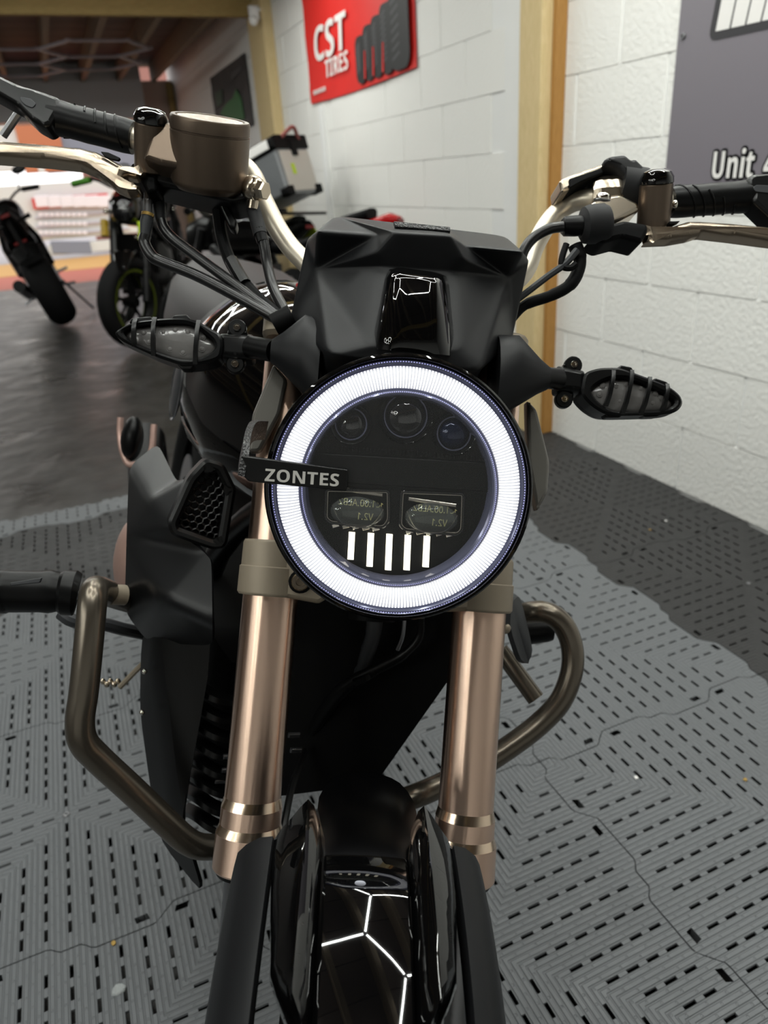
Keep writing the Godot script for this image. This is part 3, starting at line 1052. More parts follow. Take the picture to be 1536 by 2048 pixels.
func forks(bike: Node3D) -> void:
	for s in [-1, 1]:
		var T := FT * Transform3D(Basis(), Vector3(0.0995 * s, 0, 0))
		var fk := part("fork_leg", lathe([Vector2(.0001, .238), Vector2(.0235, .238), Vector2(.0259, .235), Vector2(.0259, -.1845)], 48), mats.rose_metal, bike, T)
		fk.set_meta("label", "rose bronze fork tube")
		part("polished_band", lathe([Vector2(.0259, -.1845), Vector2(.0280, -.1930)], 48), mats.rose_bright, fk, T)
		part("sleeve", lathe([Vector2(.0280, -.1930), Vector2(.0280, -.2085)], 48), mats.rose_metal, fk, T)
		part("polished_band", lathe([Vector2(.0280, -.2085), Vector2(.0306, -.2160)], 48), mats.rose_bright, fk, T)
		part("lower_sleeve", lathe([Vector2(.0306, -.2160), Vector2(.0310, -.2470), Vector2(.0295, -.2490), Vector2(.0205, -.2490)], 48), mats.rose_metal, fk, T)
		part("dust_seal", lathe([Vector2(.0285, -.2488), Vector2(.0270, -.2530), Vector2(.0195, -.2530)], 32), mats.rubber, fk, T)
		part("stanchion", lathe([Vector2(.0190, -.25), Vector2(.0190, -.42)], 32), mats.steel, fk, T)
		part("axle_lug", prism(rounded(PackedVector2Array([Vector2(-.024, -.395), Vector2(.024, -.395), Vector2(.026, -.51), Vector2(-.026, -.51)]), .01), -.02, .05, .006, true), mats.satin_black, fk, T)
		var cl := part("fork_clamp", lathe([Vector2(.0262, -.0005), Vector2(.0298, -.0005), Vector2(.0315, .002), Vector2(.0313, .0255), Vector2(.0300, .0265), Vector2(.0298, .0475), Vector2(.0285, .0505), Vector2(.0262, .0507)], 48), mats.clamp_bronze, bike, T)
		var arm := PackedVector2Array([Vector2(0, -.0290), Vector2(-.064 * s, -.016), Vector2(-.100 * s, -.022), Vector2(-.100 * s, -.055), Vector2(-.05 * s, -.05), Vector2(0, -.026)])
		part("clamp_arm", prism(rounded(PackedVector2Array([Vector2(-.001 * s, 0.001), Vector2(-.046 * s, -.004), Vector2(-.056 * s, .004), Vector2(-.058 * s, .02), Vector2(-.050 * s, .044), Vector2(-.001 * s, .046)]), .003), -.02, .0265, .004), mats.clamp_bronze, cl, T)
		if s < 0:
			var c := f_(603, 1162, .0)
			part("clamp_bolt", screw_head(.0082, .006), mats.nickel, cl, FT * Transform3D(ZUP, Vector3(c.x, c.y, .0265)))
			part("bolt_recess", lathe([Vector2(.0085, .0), Vector2(.0088, .0012), Vector2(.0105, .0012), Vector2(.0108, .0)], 20), mats.deep_black, cl, FT * Transform3D(ZUP, Vector3(c.x, c.y, .0265)))
	part("lower_yoke", block(Vector3(0, .022, -.032), Vector3(.15, .044, .05), .006), mats.clamp_bronze, bike, FT)
	part("upper_yoke", prism(rounded(PackedVector2Array([Vector2(-.13, -.03), Vector2(.13, -.03), Vector2(.13, .03), Vector2(.05, .05), Vector2(-.05, .05), Vector2(-.13, .03)]), .02), 0, .025, .004, true), mats.clamp_bronze, bike, FT * Transform3D(Basis(Vector3.RIGHT, -PI / 2), Vector3(0, .245, -.01)))
	part("steering_stem", stick(Vector3(0, -.02, -.045), Vector3(0, .26, -.045), .024, 20), mats.deep_black, bike, FT)

const FA := Vector3(-0.005, -0.44, 0.04)     # front axle in the fork frame
func fp(x: float, rr: float, deg: float) -> Vector3:
	var a := deg_to_rad(deg)
	return FA + Vector3(x, cos(a) * rr, sin(a) * rr)

func fender(bike: Node3D) -> void:
	# middle spine
	var rings := []
	for k in 27:
		var ph := lerpf(25.6, 84.0, k / 26.0)
		var ring := []
		var drop := 0.004 * (1.0 - smoothstep(0.0, 0.06, k / 26.0))
		for q in [[-.0288, .296], [-.0288, .3038], [-.0272, .3052], [-.016, .3062], [0, .3066], [.016, .3062], [.0272, .3052], [.0288, .3038], [.0288, .296]]:
			ring.append(fp(q[0], q[1] - drop, ph))
		rings.append(ring)
	var sp := part("front_fender", loft(rings), mats.gloss_black, bike, FT, 30.0)
	sp.set_meta("label", "glossy black front mudguard with matte side wings")
	# rear tongue, passing under the spine
	var tg := []
	for q in [[3.2, .004], [3.8, .013], [5.0, .022], [6.5, .0285], [9.0, .034], [12.0, .038], [15.0, .0385], [18.0, .036], [22.0, .032], [25.0, .031], [29.0, .031]]:
		var ring := []
		for s in 11:
			var x := lerpf(-q[1], q[1], s / 10.0)
			ring.append(fp(x + .003, .2985 - .003 * pow(absf(x) / 0.037, 4.0), q[0]))
		for s in [1, -1]:
			ring.append(fp(q[1] * s + .003, .286, q[0]))
		tg.append(ring)
	part("rear_tongue", loft(tg), mat("tongue_black", Color(0.012, 0.012, 0.014), 0.22, 0.0, 0.3), sp, FT, 30.0)
	for s in [-1, 1]:
		var cols := [[.0300, .3000], [.0330, .3065], [.0385, .3130], [.0432, .3150], [.0480, .3110], [.0545, .3045], [.0610, .2980], [.0655, .2900], [.0620, .2860], [.0400, .2960]]
		var st := [25.0, 21.6, 19.2, 18.4, 19.0, 20.0, 20.8, 21.2, 21.2, 20.0]
		var rg := []
		for k in 27:
			var ring := []
			var u := k / 26.0
			for i in cols.size():
				var ph := lerpf(st[i], 78.0, pow(u, 1.25))
				var x: float = cols[i][0]
				# the panel narrows towards the front
				var lim := .066 - .0005 * maxf(0.0, ph - 24.0) - .0022 * maxf(0.0, ph - 41.0)
				x = minf(x, maxf(lim + (x - .066) * 0.35, .036))
				ring.append(fp(x * s, cols[i][1], ph))
			rg.append(ring)
		part("fender_flank", loft(rg), mats.gloss_black, sp, FT, 38.0)
		var wc := [[.0645, .2890], [.0665, .2925], [.0760, .2890], [.0860, .2780], [.0930, .2620], [.0965, .2400], [.0950, .2100], [.0925, .2100], [.0640, .2780]]
		var ws := [21.4, 21.0, 20.6, 19.6, 17.4, 14.2, 16.0, 16.0, 21.4]
		var wg := []
		for k in 21:
			var ring := []
			var u := k / 20.0
			for i in wc.size():
				ring.append(fp(wc[i][0] * s, wc[i][1], lerpf(ws[i], 72.0, pow(u, 1.1))))
			wg.append(ring)
		part("fender_wing", loft(wg), mats.matte_black, sp, FT, 30.0)

func turn_signal(bike: Node3D, s: int) -> void:
	var zf := 0.036
	var outer := [225, 665, 246, 651, 269, 642, 306, 637, 344, 634, 376, 635, 400, 643, 420, 656, 442, 667, 446, 690, 441, 715, 425, 722, 405, 727, 385, 729, 362, 730, 312, 713, 270, 694, 242, 681]
	var lens := [243, 663, 258, 654, 272, 650, 308, 646, 344, 644, 374, 645, 392, 652, 408, 664, 426, 680, 431, 692, 424, 702, 412, 709, 400, 715, 386, 718, 360, 718, 312, 703, 274, 688, 254, 676]
	var bars := [[272, 640, 269, 692], [310, 637, 308, 711], [398, 643, 391, 728]]
	var stalk := [548, 702, 500, 694]
	var neck := [438, 667, 470, 668, 508, 669, 509, 722, 470, 722, 438, 716]
	var tabs := [[474, 655], [470, 728]]
	var lugs := [[260, 634, 300, 630, 308, 640, 256, 644], [345, 628, 372, 626, 382, 637, 340, 637], [352, 726, 392, 724, 380, 737, 362, 737]]
	var webs := [[452, 670, 462, 647, 486, 647, 498, 670], [450, 718, 458, 737, 482, 738, 494, 718]]
	var leds := [[287, 666], [327, 665], [351, 661], [375, 664], [298, 684], [328, 682], [352, 690], [376, 686], [366, 705], [405, 675], [404, 698], [340, 698]]
	if s > 0:
		outer = [1163, 789, 1166, 764, 1171, 744, 1198, 735, 1240, 734, 1268, 744, 1298, 755, 1330, 767, 1349, 778, 1363, 791, 1368, 804, 1362, 817, 1350, 825, 1324, 829, 1285, 830, 1240, 831, 1212, 829, 1184, 812]
		lens = [1182, 781, 1188, 773, 1200, 764, 1222, 755, 1246, 754, 1270, 759, 1298, 770, 1322, 782, 1340, 790, 1350, 798, 1353, 804, 1348, 811, 1338, 816, 1318, 820, 1285, 823, 1240, 824, 1215, 816, 1194, 800]
		bars = [[1226, 742, 1211, 812], [1263, 742, 1244, 828], [1299, 756, 1281, 828], [1333, 770, 1322, 826]]
		stalk = [1068, 754, 1116, 758]
		neck = [1170, 742, 1142, 736, 1113, 731, 1112, 786, 1140, 786, 1168, 790]
		tabs = [[1148, 729], [1129, 798]]
		lugs = [[1238, 737, 1244, 728, 1266, 732, 1274, 746], [1306, 760, 1314, 754, 1338, 762, 1345, 774], [1212, 826, 1216, 834, 1242, 834, 1248, 829], [1288, 829, 1294, 833, 1318, 832, 1326, 827]]
		webs = [[1164, 738, 1160, 721, 1136, 719, 1124, 734], [1150, 786, 1141, 806, 1118, 804, 1113, 784]]
		leds = [[1206, 772], [1199, 788], [1232, 774], [1252, 770], [1281, 778], [1290, 790], [1310, 788], [1322, 797], [1240, 802], [1273, 803], [1305, 806], [1215, 800]]
	var po := rounded(outl(FT, zf, outer), .007, 3)
	var pl := rounded(outl(FT, zf, lens), .007, 3)
	var sg := part("turn_signal", frame_prism(po, pl, zf - .020, zf, .0022), mats.satin_black, bike, FT)
	sg.set_meta("label", "black slim indicator with a smoked lens behind a grille")
	part("back_shell", prism(inset(po, .0025), zf - .034, zf - .0195, .004), mats.satin_black, sg, FT)
	mat("smoked", Color(0.33, 0.32, 0.315), 0.14)
	mats.smoked.clearcoat_enabled = true
	mats.smoked.clearcoat = 0.8
	relief(mats.smoked, noise_tex(0.05, [], true, 3.0, 256, 2, 61), 0.1)
	tri_map(mats.smoked, Vector3(10, 10, 10))
	var c := Vector2.ZERO
	for p in pl:
		c += p / pl.size()
	var lg := []
	for q in [[1.0, -.009], [0.9, -.0062], [0.6, -.0048], [0.25, -.0042], [0.02, -.004]]:
		var ring := []
		for p in pl:
			var w: Vector2 = c + (p - c) * q[0]
			ring.append(Vector3(w.x, w.y, zf + q[1]))
		lg.append(ring)
	part("smoked_lens", loft(lg), mats.smoked, sg, FT, 50.0)
	var dm := lathe([Vector2(.0030, 0), Vector2(.0030, .0003), Vector2(.0022, .0003), Vector2(.0018, .0007), Vector2(.0001, .0009)], 12).commit()
	for q in leds:
		part("led_cell", dm, mats.smoked, sg, FT * Transform3D(ZUP, f_(q[0], q[1], zf - .0052)))
	for q in bars:
		var a := f_(q[0], q[1], zf - .002)
		var b := f_(q[2], q[3], zf - .002)
		var mid := (a + b) * 0.5 + Vector3(0, 0, .0045)
		part("guard_bar", band([a, a.lerp(mid, 0.5) + Vector3(0, 0, .002), mid, b.lerp(mid, 0.5) + Vector3(0, 0, .002), b], Vector3(.0019, 0, 0), .004), mats.satin_black, sg, FT)
	for q in lugs:
		part("lug", prism(rounded(outl(FT, zf, q), .0015), zf - .014, zf - .003, .001), mats.satin_black, sg, FT)
	part("neck", prism(rounded(outl(FT, zf - .01, neck), .004), zf - .030, zf - .004, .006, true), mats.satin_black, sg, FT)
	part("stalk", stick(f_(stalk[0], stalk[1], .047), f_(stalk[2], stalk[3], .030), .0102, 20), mats.rubber, sg, FT)
	for q in webs:
		part("tab_web", prism(rounded(outl(FT, zf - .01, q), .004), zf - .018, zf - .0085, .002), mats.satin_black, sg, FT)
	for q in tabs:
		var p := f_(q[0], q[1], zf - .008)
		var tb := part("screw_tab", lathe([Vector2(.0001, .0), Vector2(.0075, .0), Vector2(.0085, -.001), Vector2(.0085, -.006), Vector2(.0001, -.006)], 20).moved(Transform3D(ZUP, Vector3.ZERO)), mats.satin_black, sg, FT * Transform3D(Basis(), p))
		part("screw", screw_head(.0036, .0022), mats.chrome, tb, FT * Transform3D(ZUP, p))

func cup(T: Transform3D, rad: float, h: float, cap_h: float, mt: Material, cap: Material, parent: Node3D, called: String) -> MeshInstance3D:
	var o := part(called, lathe([Vector2(.0001, 0), Vector2(rad * .93, 0), Vector2(rad, rad * .08), Vector2(rad * .985, h - .001), Vector2(rad * .95, h), Vector2(.0001, h)], 40), mt, parent, T)
	part("cap", lathe([Vector2(rad * .96, h), Vector2(rad * 1.02, h + .001), Vector2(rad * 1.0, h + cap_h * .45), Vector2(rad * .82, h + cap_h * .82), Vector2(rad * .45, h + cap_h), Vector2(.0001, h + cap_h)], 40), cap, o, T)
	return o

func build_grip(a: Vector3, b: Vector3, hb: Node3D) -> void:
	var rad := [.0150, .0158, .0158, .0155, .0155, .0158, .0155, .0155, .0162, .0162]
	var pts := []
	for i in 10:
		pts.append(a.lerp(b, i / 9.0))
	var g := part("grip", tube(pts, rad, 24), mats.rubber, hb, FT, 50.0)
	g.set_meta("label", "black rubber handlebar grip")
	var ax := (b - a).normalized()
	var up := Vector3(0, 0, 1)
	up = (up - ax * up.dot(ax)).normalized()
	var sd := ax.cross(up)
	for k in 5:                                     # raised curved ribs of the grip pattern
		var p := []
		for i in 13:
			var s := i / 12.0
			var an := lerpf(-1.3, 2.6, s) + k * 0.55
			p.append(a.lerp(b, 0.08 + 0.16 * k + 0.28 * s) + (up * cos(an) + sd * sin(an)) * .0158)
		part("grip_rib", tube(p, .0011, 6), mats.rubber, g, FT, 60.0)

func handlebar(bike: Node3D) -> void:
	var hl := [f_(60, 222, -.005), f_(115, 236, -.004), f_(270, 277, -.003), f_(360, 300, -.012), f_(450, 315, -.024), f_(500, 345, -.032), f_(527, 402, -.036), f_(562, 468, -.038), f_(602, 516, -.036), f_(660, 555, -.03), f_(840, 575, -.03)]
	var hr := [f_(960, 600, -.03), f_(1042, 552, -.036), f_(1070, 492, -.038), f_(1101, 440, -.036), f_(1140, 407, -.030), f_(1185, 398, -.018), f_(1260, 402, -.008), f_(1340, 405, -.003), f_(1490, 393, -.004), f_(1545, 388, -.005)]
	var hb := part("handlebar", tube(smooth_path(hl + hr, 6), .0102, 20), mats.bar_cream, bike, FT, 60.0)
	hb.set_meta("label", "cream metallic bent handlebar tube")
	build_grip(f_(268, 276, -.003), f_(104, 233, -.004), hb)
	build_grip(f_(1338, 405, -.003), f_(1500, 393, -.004), hb)
	# --- the brake side (left in the picture)
	var T := FT * between(f_(302, 342, .003), f_(302, 250, .028))
	var c1 := cup(T, .0155, .0415, .0125, mats.cup_bronze, mats.gloss_black, hb, "lever_perch_cup")
	var a := f_(419, 372, .0)
	var b := f_(421, 238, .0345)
	var TR := FT * between(a, b)
	var h := a.distance_to(b)
	var rs := part("brake_reservoir", lathe([Vector2(.0001, -.004), Vector2(.030, -.004), Vector2(.0345, 0), Vector2(.0365, .004), Vector2(.0368, h - .012), Vector2(.0358, h - .0115), Vector2(.0358, h - .0105), Vector2(.0368, h - .010), Vector2(.0368, h - .001), Vector2(.0355, h + .001), Vector2(.032, h + .001), Vector2(.031, h - .001), Vector2(.0001, h - .001)], 56), mats.cup_bronze, hb, TR)
	rs.set_meta("label", "bronze brake fluid reservoir")
	part("reservoir_lid", lathe([Vector2(.0001, h + .0006), Vector2(.0302, h + .0004), Vector2(.0308, h - .0008)], 48), mats.lever_champagne, rs, TR)
	part("reservoir_bridge", prism(rounded(outl(FT, .014, [322, 262, 404, 278, 405, 350, 398, 362, 330, 350, 296, 338]), .003), -.02, .034, .004), mats.cup_bronze, rs, FT)
	part("master_body", prism(rounded(outl(FT, -.005, [285, 345, 500, 372, 500, 412, 470, 420, 300, 378]), .004), -.026, .010, .004), mats.satin_black, rs, FT)
	var bj := part("banjo_fitting", ball(f_(507, 378, .008), Vector3(.0125, .0125, .0125)), mats.nickel, hb, FT)
	part("banjo_neck", stick(f_(492, 368, .006), f_(516, 384, .012), .0085, 14), mats.nickel, bj, FT)
	part("banjo_bolt", lathe([Vector2(.0001, .010), Vector2(.0075, .010), Vector2(.0088, .008), Vector2(.0088, 0), Vector2(.0115, 0), Vector2(.0115, -.003)], 6), mats.nickel, bj, FT * between(f_(516, 379, .012), f_(545, 385, .020)), 20.0)
	part("banjo_tail", stick(f_(508, 385, .008), f_(505, 418, .004), .0052, 12), mats.nickel, bj, FT)
	var lv := part("brake_lever", prism(rounded(outl(FT, .028, [-30, 268, 80, 277, 150, 284, 186, 292, 208, 303, 240, 320, 288, 334, 268, 344, 246, 341, 238, 348, 240, 356, 256, 360, 275, 360, 272, 372, 248, 376, 226, 366, 205, 348, 184, 335, 150, 321, 80, 314, -30, 306]), .002), .008, .024, .0066), mats.lever_champagne, hb, FT, 40.0)
	lv.set_meta("label", "champagne metal brake lever")
	part("lever_slot", prism(rounded(outl(FT, .026, [200, 301, 216, 303, 240, 314, 236, 319, 220, 316, 208, 311]), .001), .022, .0248, .0004), mats.deep_black, lv, FT)
	part("lever_pivot", stick(f_(285, 338, .0), f_(285, 374, .0), .011, 18), mats.satin_black, lv, FT)
	part("brake_switch", prism(rounded(outl(FT, 0.0, [262, 345, 320, 352, 322, 392, 300, 400, 288, 372, 262, 366]), .003), -.012, .012, .003), mats.deep_black, hb, FT)
	# bar end guards
	for g in [[[-20, 148, 44, 178, 84, 189, 124, 204, 128, 222, 108, 258, 96, 264, 70, 250, 38, 218, -20, 186], [40, 194, 62, 198, 73, 208, 66, 217, 52, 212, 42, 203]], [[1560, 350, 1500, 354, 1488, 362, 1487, 378, 1500, 392, 1496, 408, 1560, 470], [1546, 388, 1510, 384, 1505, 376, 1512, 370, 1546, 372]]]:
		var gd := part("lever_guard", prism(rounded(outl(FT, .004, g[0]), .004), -.010, .012, .004), mats.satin_black, hb, FT)
		gd.set_meta("label", "black bar end bracket with a slot")
		part("guard_slot", prism(rounded(outl(FT, .012, g[1]), .002), .0105, .0128, .0004), mats.grey_plastic, gd, FT)
	part("guard_strut", stick(f_(40, 222, -.02), f_(6, 272, -.03), .004, 8), mats.steel, hb, FT)
	# --- the clutch side (right in the picture)
	var T2 := FT * between(f_(1306, 452, .002), f_(1313, 368, .022))
	cup(T2, .0162, .0392, .0135, mats.cup_bronze, mats.gloss_black, hb, "lever_perch_cup")
	var pc := part("clutch_perch", prism(rounded(outl(FT, .012, [1178, 412, 1196, 398, 1236, 392, 1272, 409, 1276, 424, 1216, 456, 1204, 455, 1211, 436, 1184, 420]), .002), -.012, .018, .004), mats.nickel, hb, FT, 30.0)
	pc.set_meta("label", "polished clutch lever perch")
	var ca := f_(1182, 398, -.016)
	var cb := f_(1240, 394, -.010)
	var ring := []
	for i in 9:
		ring.append(ca.lerp(cb, i / 8.0))
	part("bar_clamp", tube(ring, [.0185, .0205, .0215, .0210, .0215, .0208, .0212, .0205, .0185], 14), mats.nickel, pc, FT, 20.0)
	var bh := f_(1207, 395, .016)
	part("clamp_bolt", ball(bh, Vector3(.0075, .0055, .005)), mats.chrome, pc, FT)
	part("bolt_washer", ball(bh - Vector3(0, .003, .002), Vector3(.0092, .003, .006)), mats.steel, pc, FT)
	part("perch_screw", ball(f_(1350, 408, .012), Vector3(.003, .0042, .003)), mats.chrome, pc, FT)
	part("mirror_mount", prism(rounded(outl(FT, -.01, [1112, 372, 1126, 364, 1197, 339, 1204, 346, 1176, 366, 1150, 376, 1134, 388, 1116, 396]), .003), -.03, .002, .003), mats.nickel, hb, FT, 30.0)
	part("mount_underside", prism(rounded(outl(FT, -.012, [1128, 374, 1192, 352, 1196, 362, 1150, 380, 1130, 392]), .002), -.028, .004, .001), mats.deep_black, hb, FT)
	var sw := part("switch_gear", prism(rounded(outl(FT, -.004, [1199, 333, 1212, 326, 1239, 323, 1252, 334, 1260, 331, 1280, 350, 1276, 400, 1246, 396, 1240, 366, 1222, 348, 1200, 342]), .003), -.030, .012, .005), mats.rubber_soft, hb, FT, 40.0)
	part("switch_marking", text_mesh("-", .006, .0003), mats.letter_silver, sw, FT * Transform3D(Basis(), f_(1272, 356, .0124)))
	part("switch_body", stick(f_(1238, 372, -.006), f_(1285, 380, -.005), .021, 24), mats.rubber_soft, sw, FT)
	var ad := part("cable_adjuster", tube([f_(1214, 446, .022), f_(1206, 447, .022), f_(1180, 449, .022), f_(1168, 451, .022), f_(1162, 451, .022)], [.0165, .0185, .0185, .017, .0115], 24), mats.rubber_soft, hb, FT)
	part("adjuster_boot", tube([f_(1168, 451, .022), f_(1150, 452, .022), f_(1128, 453, .020), f_(1124, 453, .020)], [.0095, .0098, .0092, .007], 18), mats.rubber, ad, FT)
	part("indicator_switch", prism(rounded(outl(FT, .01, [1206, 462, 1238, 454, 1282, 461, 1285, 474, 1271, 499, 1232, 489, 1196, 499, 1172, 488]), .003), -.006, .026, .004), mats.deep_black, hb, FT)
	var l2 := part("clutch_lever", prism(rounded(outl(FT, .022, [1282, 458, 1318, 452, 1350, 447, 1384, 436, 1408, 436, 1470, 440, 1560, 449, 1560, 482, 1470, 470, 1408, 463, 1386, 470, 1346, 477, 1296, 479, 1304, 470, 1300, 462]), .002), .004, .020, .0062), mats.lever_champagne, hb, FT, 40.0)
	l2.set_meta("label", "champagne metal clutch lever")
	part("lever_slot", prism(rounded(outl(FT, .022, [1340, 441, 1362, 441, 1352, 446, 1340, 447]), .001), .014, .0208, .0004), mats.deep_black, l2, FT)

func cables(bike: Node3D) -> void:
	var h1 := part("brake_hose", tube(smooth_path(w_([291, 470, .70, 289, 486, .70, 303, 511, .70, 322, 523, .70, 391, 550, .695, 469, 590, .685, 566, 645, .675]), 6), .0055, 12), mats.hose_black, bike)
	part("hose_pipe", tube(w_([297, 340, .70, 296, 432, .70]), .0040, 10), mats.steel, h1)
	part("hose_ferrule", tube(w_([295, 430, .70, 293, 445, .70, 291, 474, .70]), [.0055, .0062, .0050], 14), mats.grey_plastic, h1)
	part("hose_collar", tube(w_([296, 427, .70, 295, 433, .70]), .0062, 12), mats.brass, h1)
	var h2 := part("throttle_cable", tube(smooth_path(w_([322, 440, .71, 328, 456, .71, 346, 477, .71, 391, 511, .705, 449, 554, .695, 508, 598, .685, 570, 645, .675]), 6), .0052, 12), mats.hose_black, bike)
	part("cable_ferrule", tube(w_([316, 372, .71, 318, 412, .71, 322, 444, .71]), [.0035, .0062, .0048], 12), mats.rubber_soft, h2)
	var h3 := part("wiring_loom", tube(smooth_path(w_([436, 420, .72, 443, 470, .72, 456, 512, .715, 474, 545, .705, 505, 585, .695, 566, 640, .68]), 6), .0062, 10), mats.deep_black, bike)
	part("loom_wrap", tube(smooth_path(w_([462, 520, .705, 476, 545, .70, 490, 568, .695]), 4), .0064, 10), mats.satin_black, h3)
	part("throttle_stop", prism(rounded(outl(FT, -.01, [424, 380, 436, 380, 476, 448, 472, 464, 460, 458]), .003), -.018, -.004, .002), mats.satin_black, bike, FT)
	var h4 := part("brake_line", tube(smooth_path(w_([526, 478, .70, 530, 500, .70, 536, 535, .70, 548, 580, .695, 576, 634, .68]), 6), .0052, 12), mats.hose_black, bike)
	part("line_sleeve", tube(w_([505, 412, .705, 513, 440, .703, 521, 470, .70]), [.0068, .0070, .0068], 16), mats.rubber_soft, h4)
	part("line_collar", tube(w_([518, 458, .70, 526, 484, .70]), .0060, 14), mats.rubber, h4)
	part("cable_guide", tube(w_([548, 652, .665, 585, 632, .665]), .011, 16), mats.deep_black, bike)
	var h5 := part("clutch_cable", tube(smooth_path(w_([1126, 453, .70, 1098, 458, .70, 1068, 475, .70, 1050, 497, .70, 1040, 525, .70, 1030, 560, .70]), 6), .0052, 12), mats.hose_black, bike)
	part("switch_loom", tube(smooth_path(w_([1150, 490, .71, 1160, 520, .71, 1154, 548, .71, 1136, 573, .71, 1100, 592, .71, 1050, 610, .71, 1020, 640, .71]), 6), [.007, .0062, .0064, .0058, .0055, .005, .005], 12), mats.deep_black, bike)
	part("switch_wire", tube(smooth_path(w_([1154, 500, .70, 1130, 528, .70, 1095, 553, .70, 1052, 586, .70, 1020, 610, .70]), 5), .0035, 8), mats.grey_plastic, bike)
	part("switch_wire", tube(smooth_path(w_([1133, 488, .70, 1125, 512, .70, 1124, 532, .70, 1140, 536, .70, 1152, 528, .70]), 5), .0032, 8), mats.deep_black, bike)

func bfaces(verts: Array, faces: Array, lv := 3, ps := 3, th := 0.0) -> M3:
	var v := []
	for q in verts:
		v.append(b_(q[0], q[1], q[2]))
	return soft(v, faces, lv, ps, th)

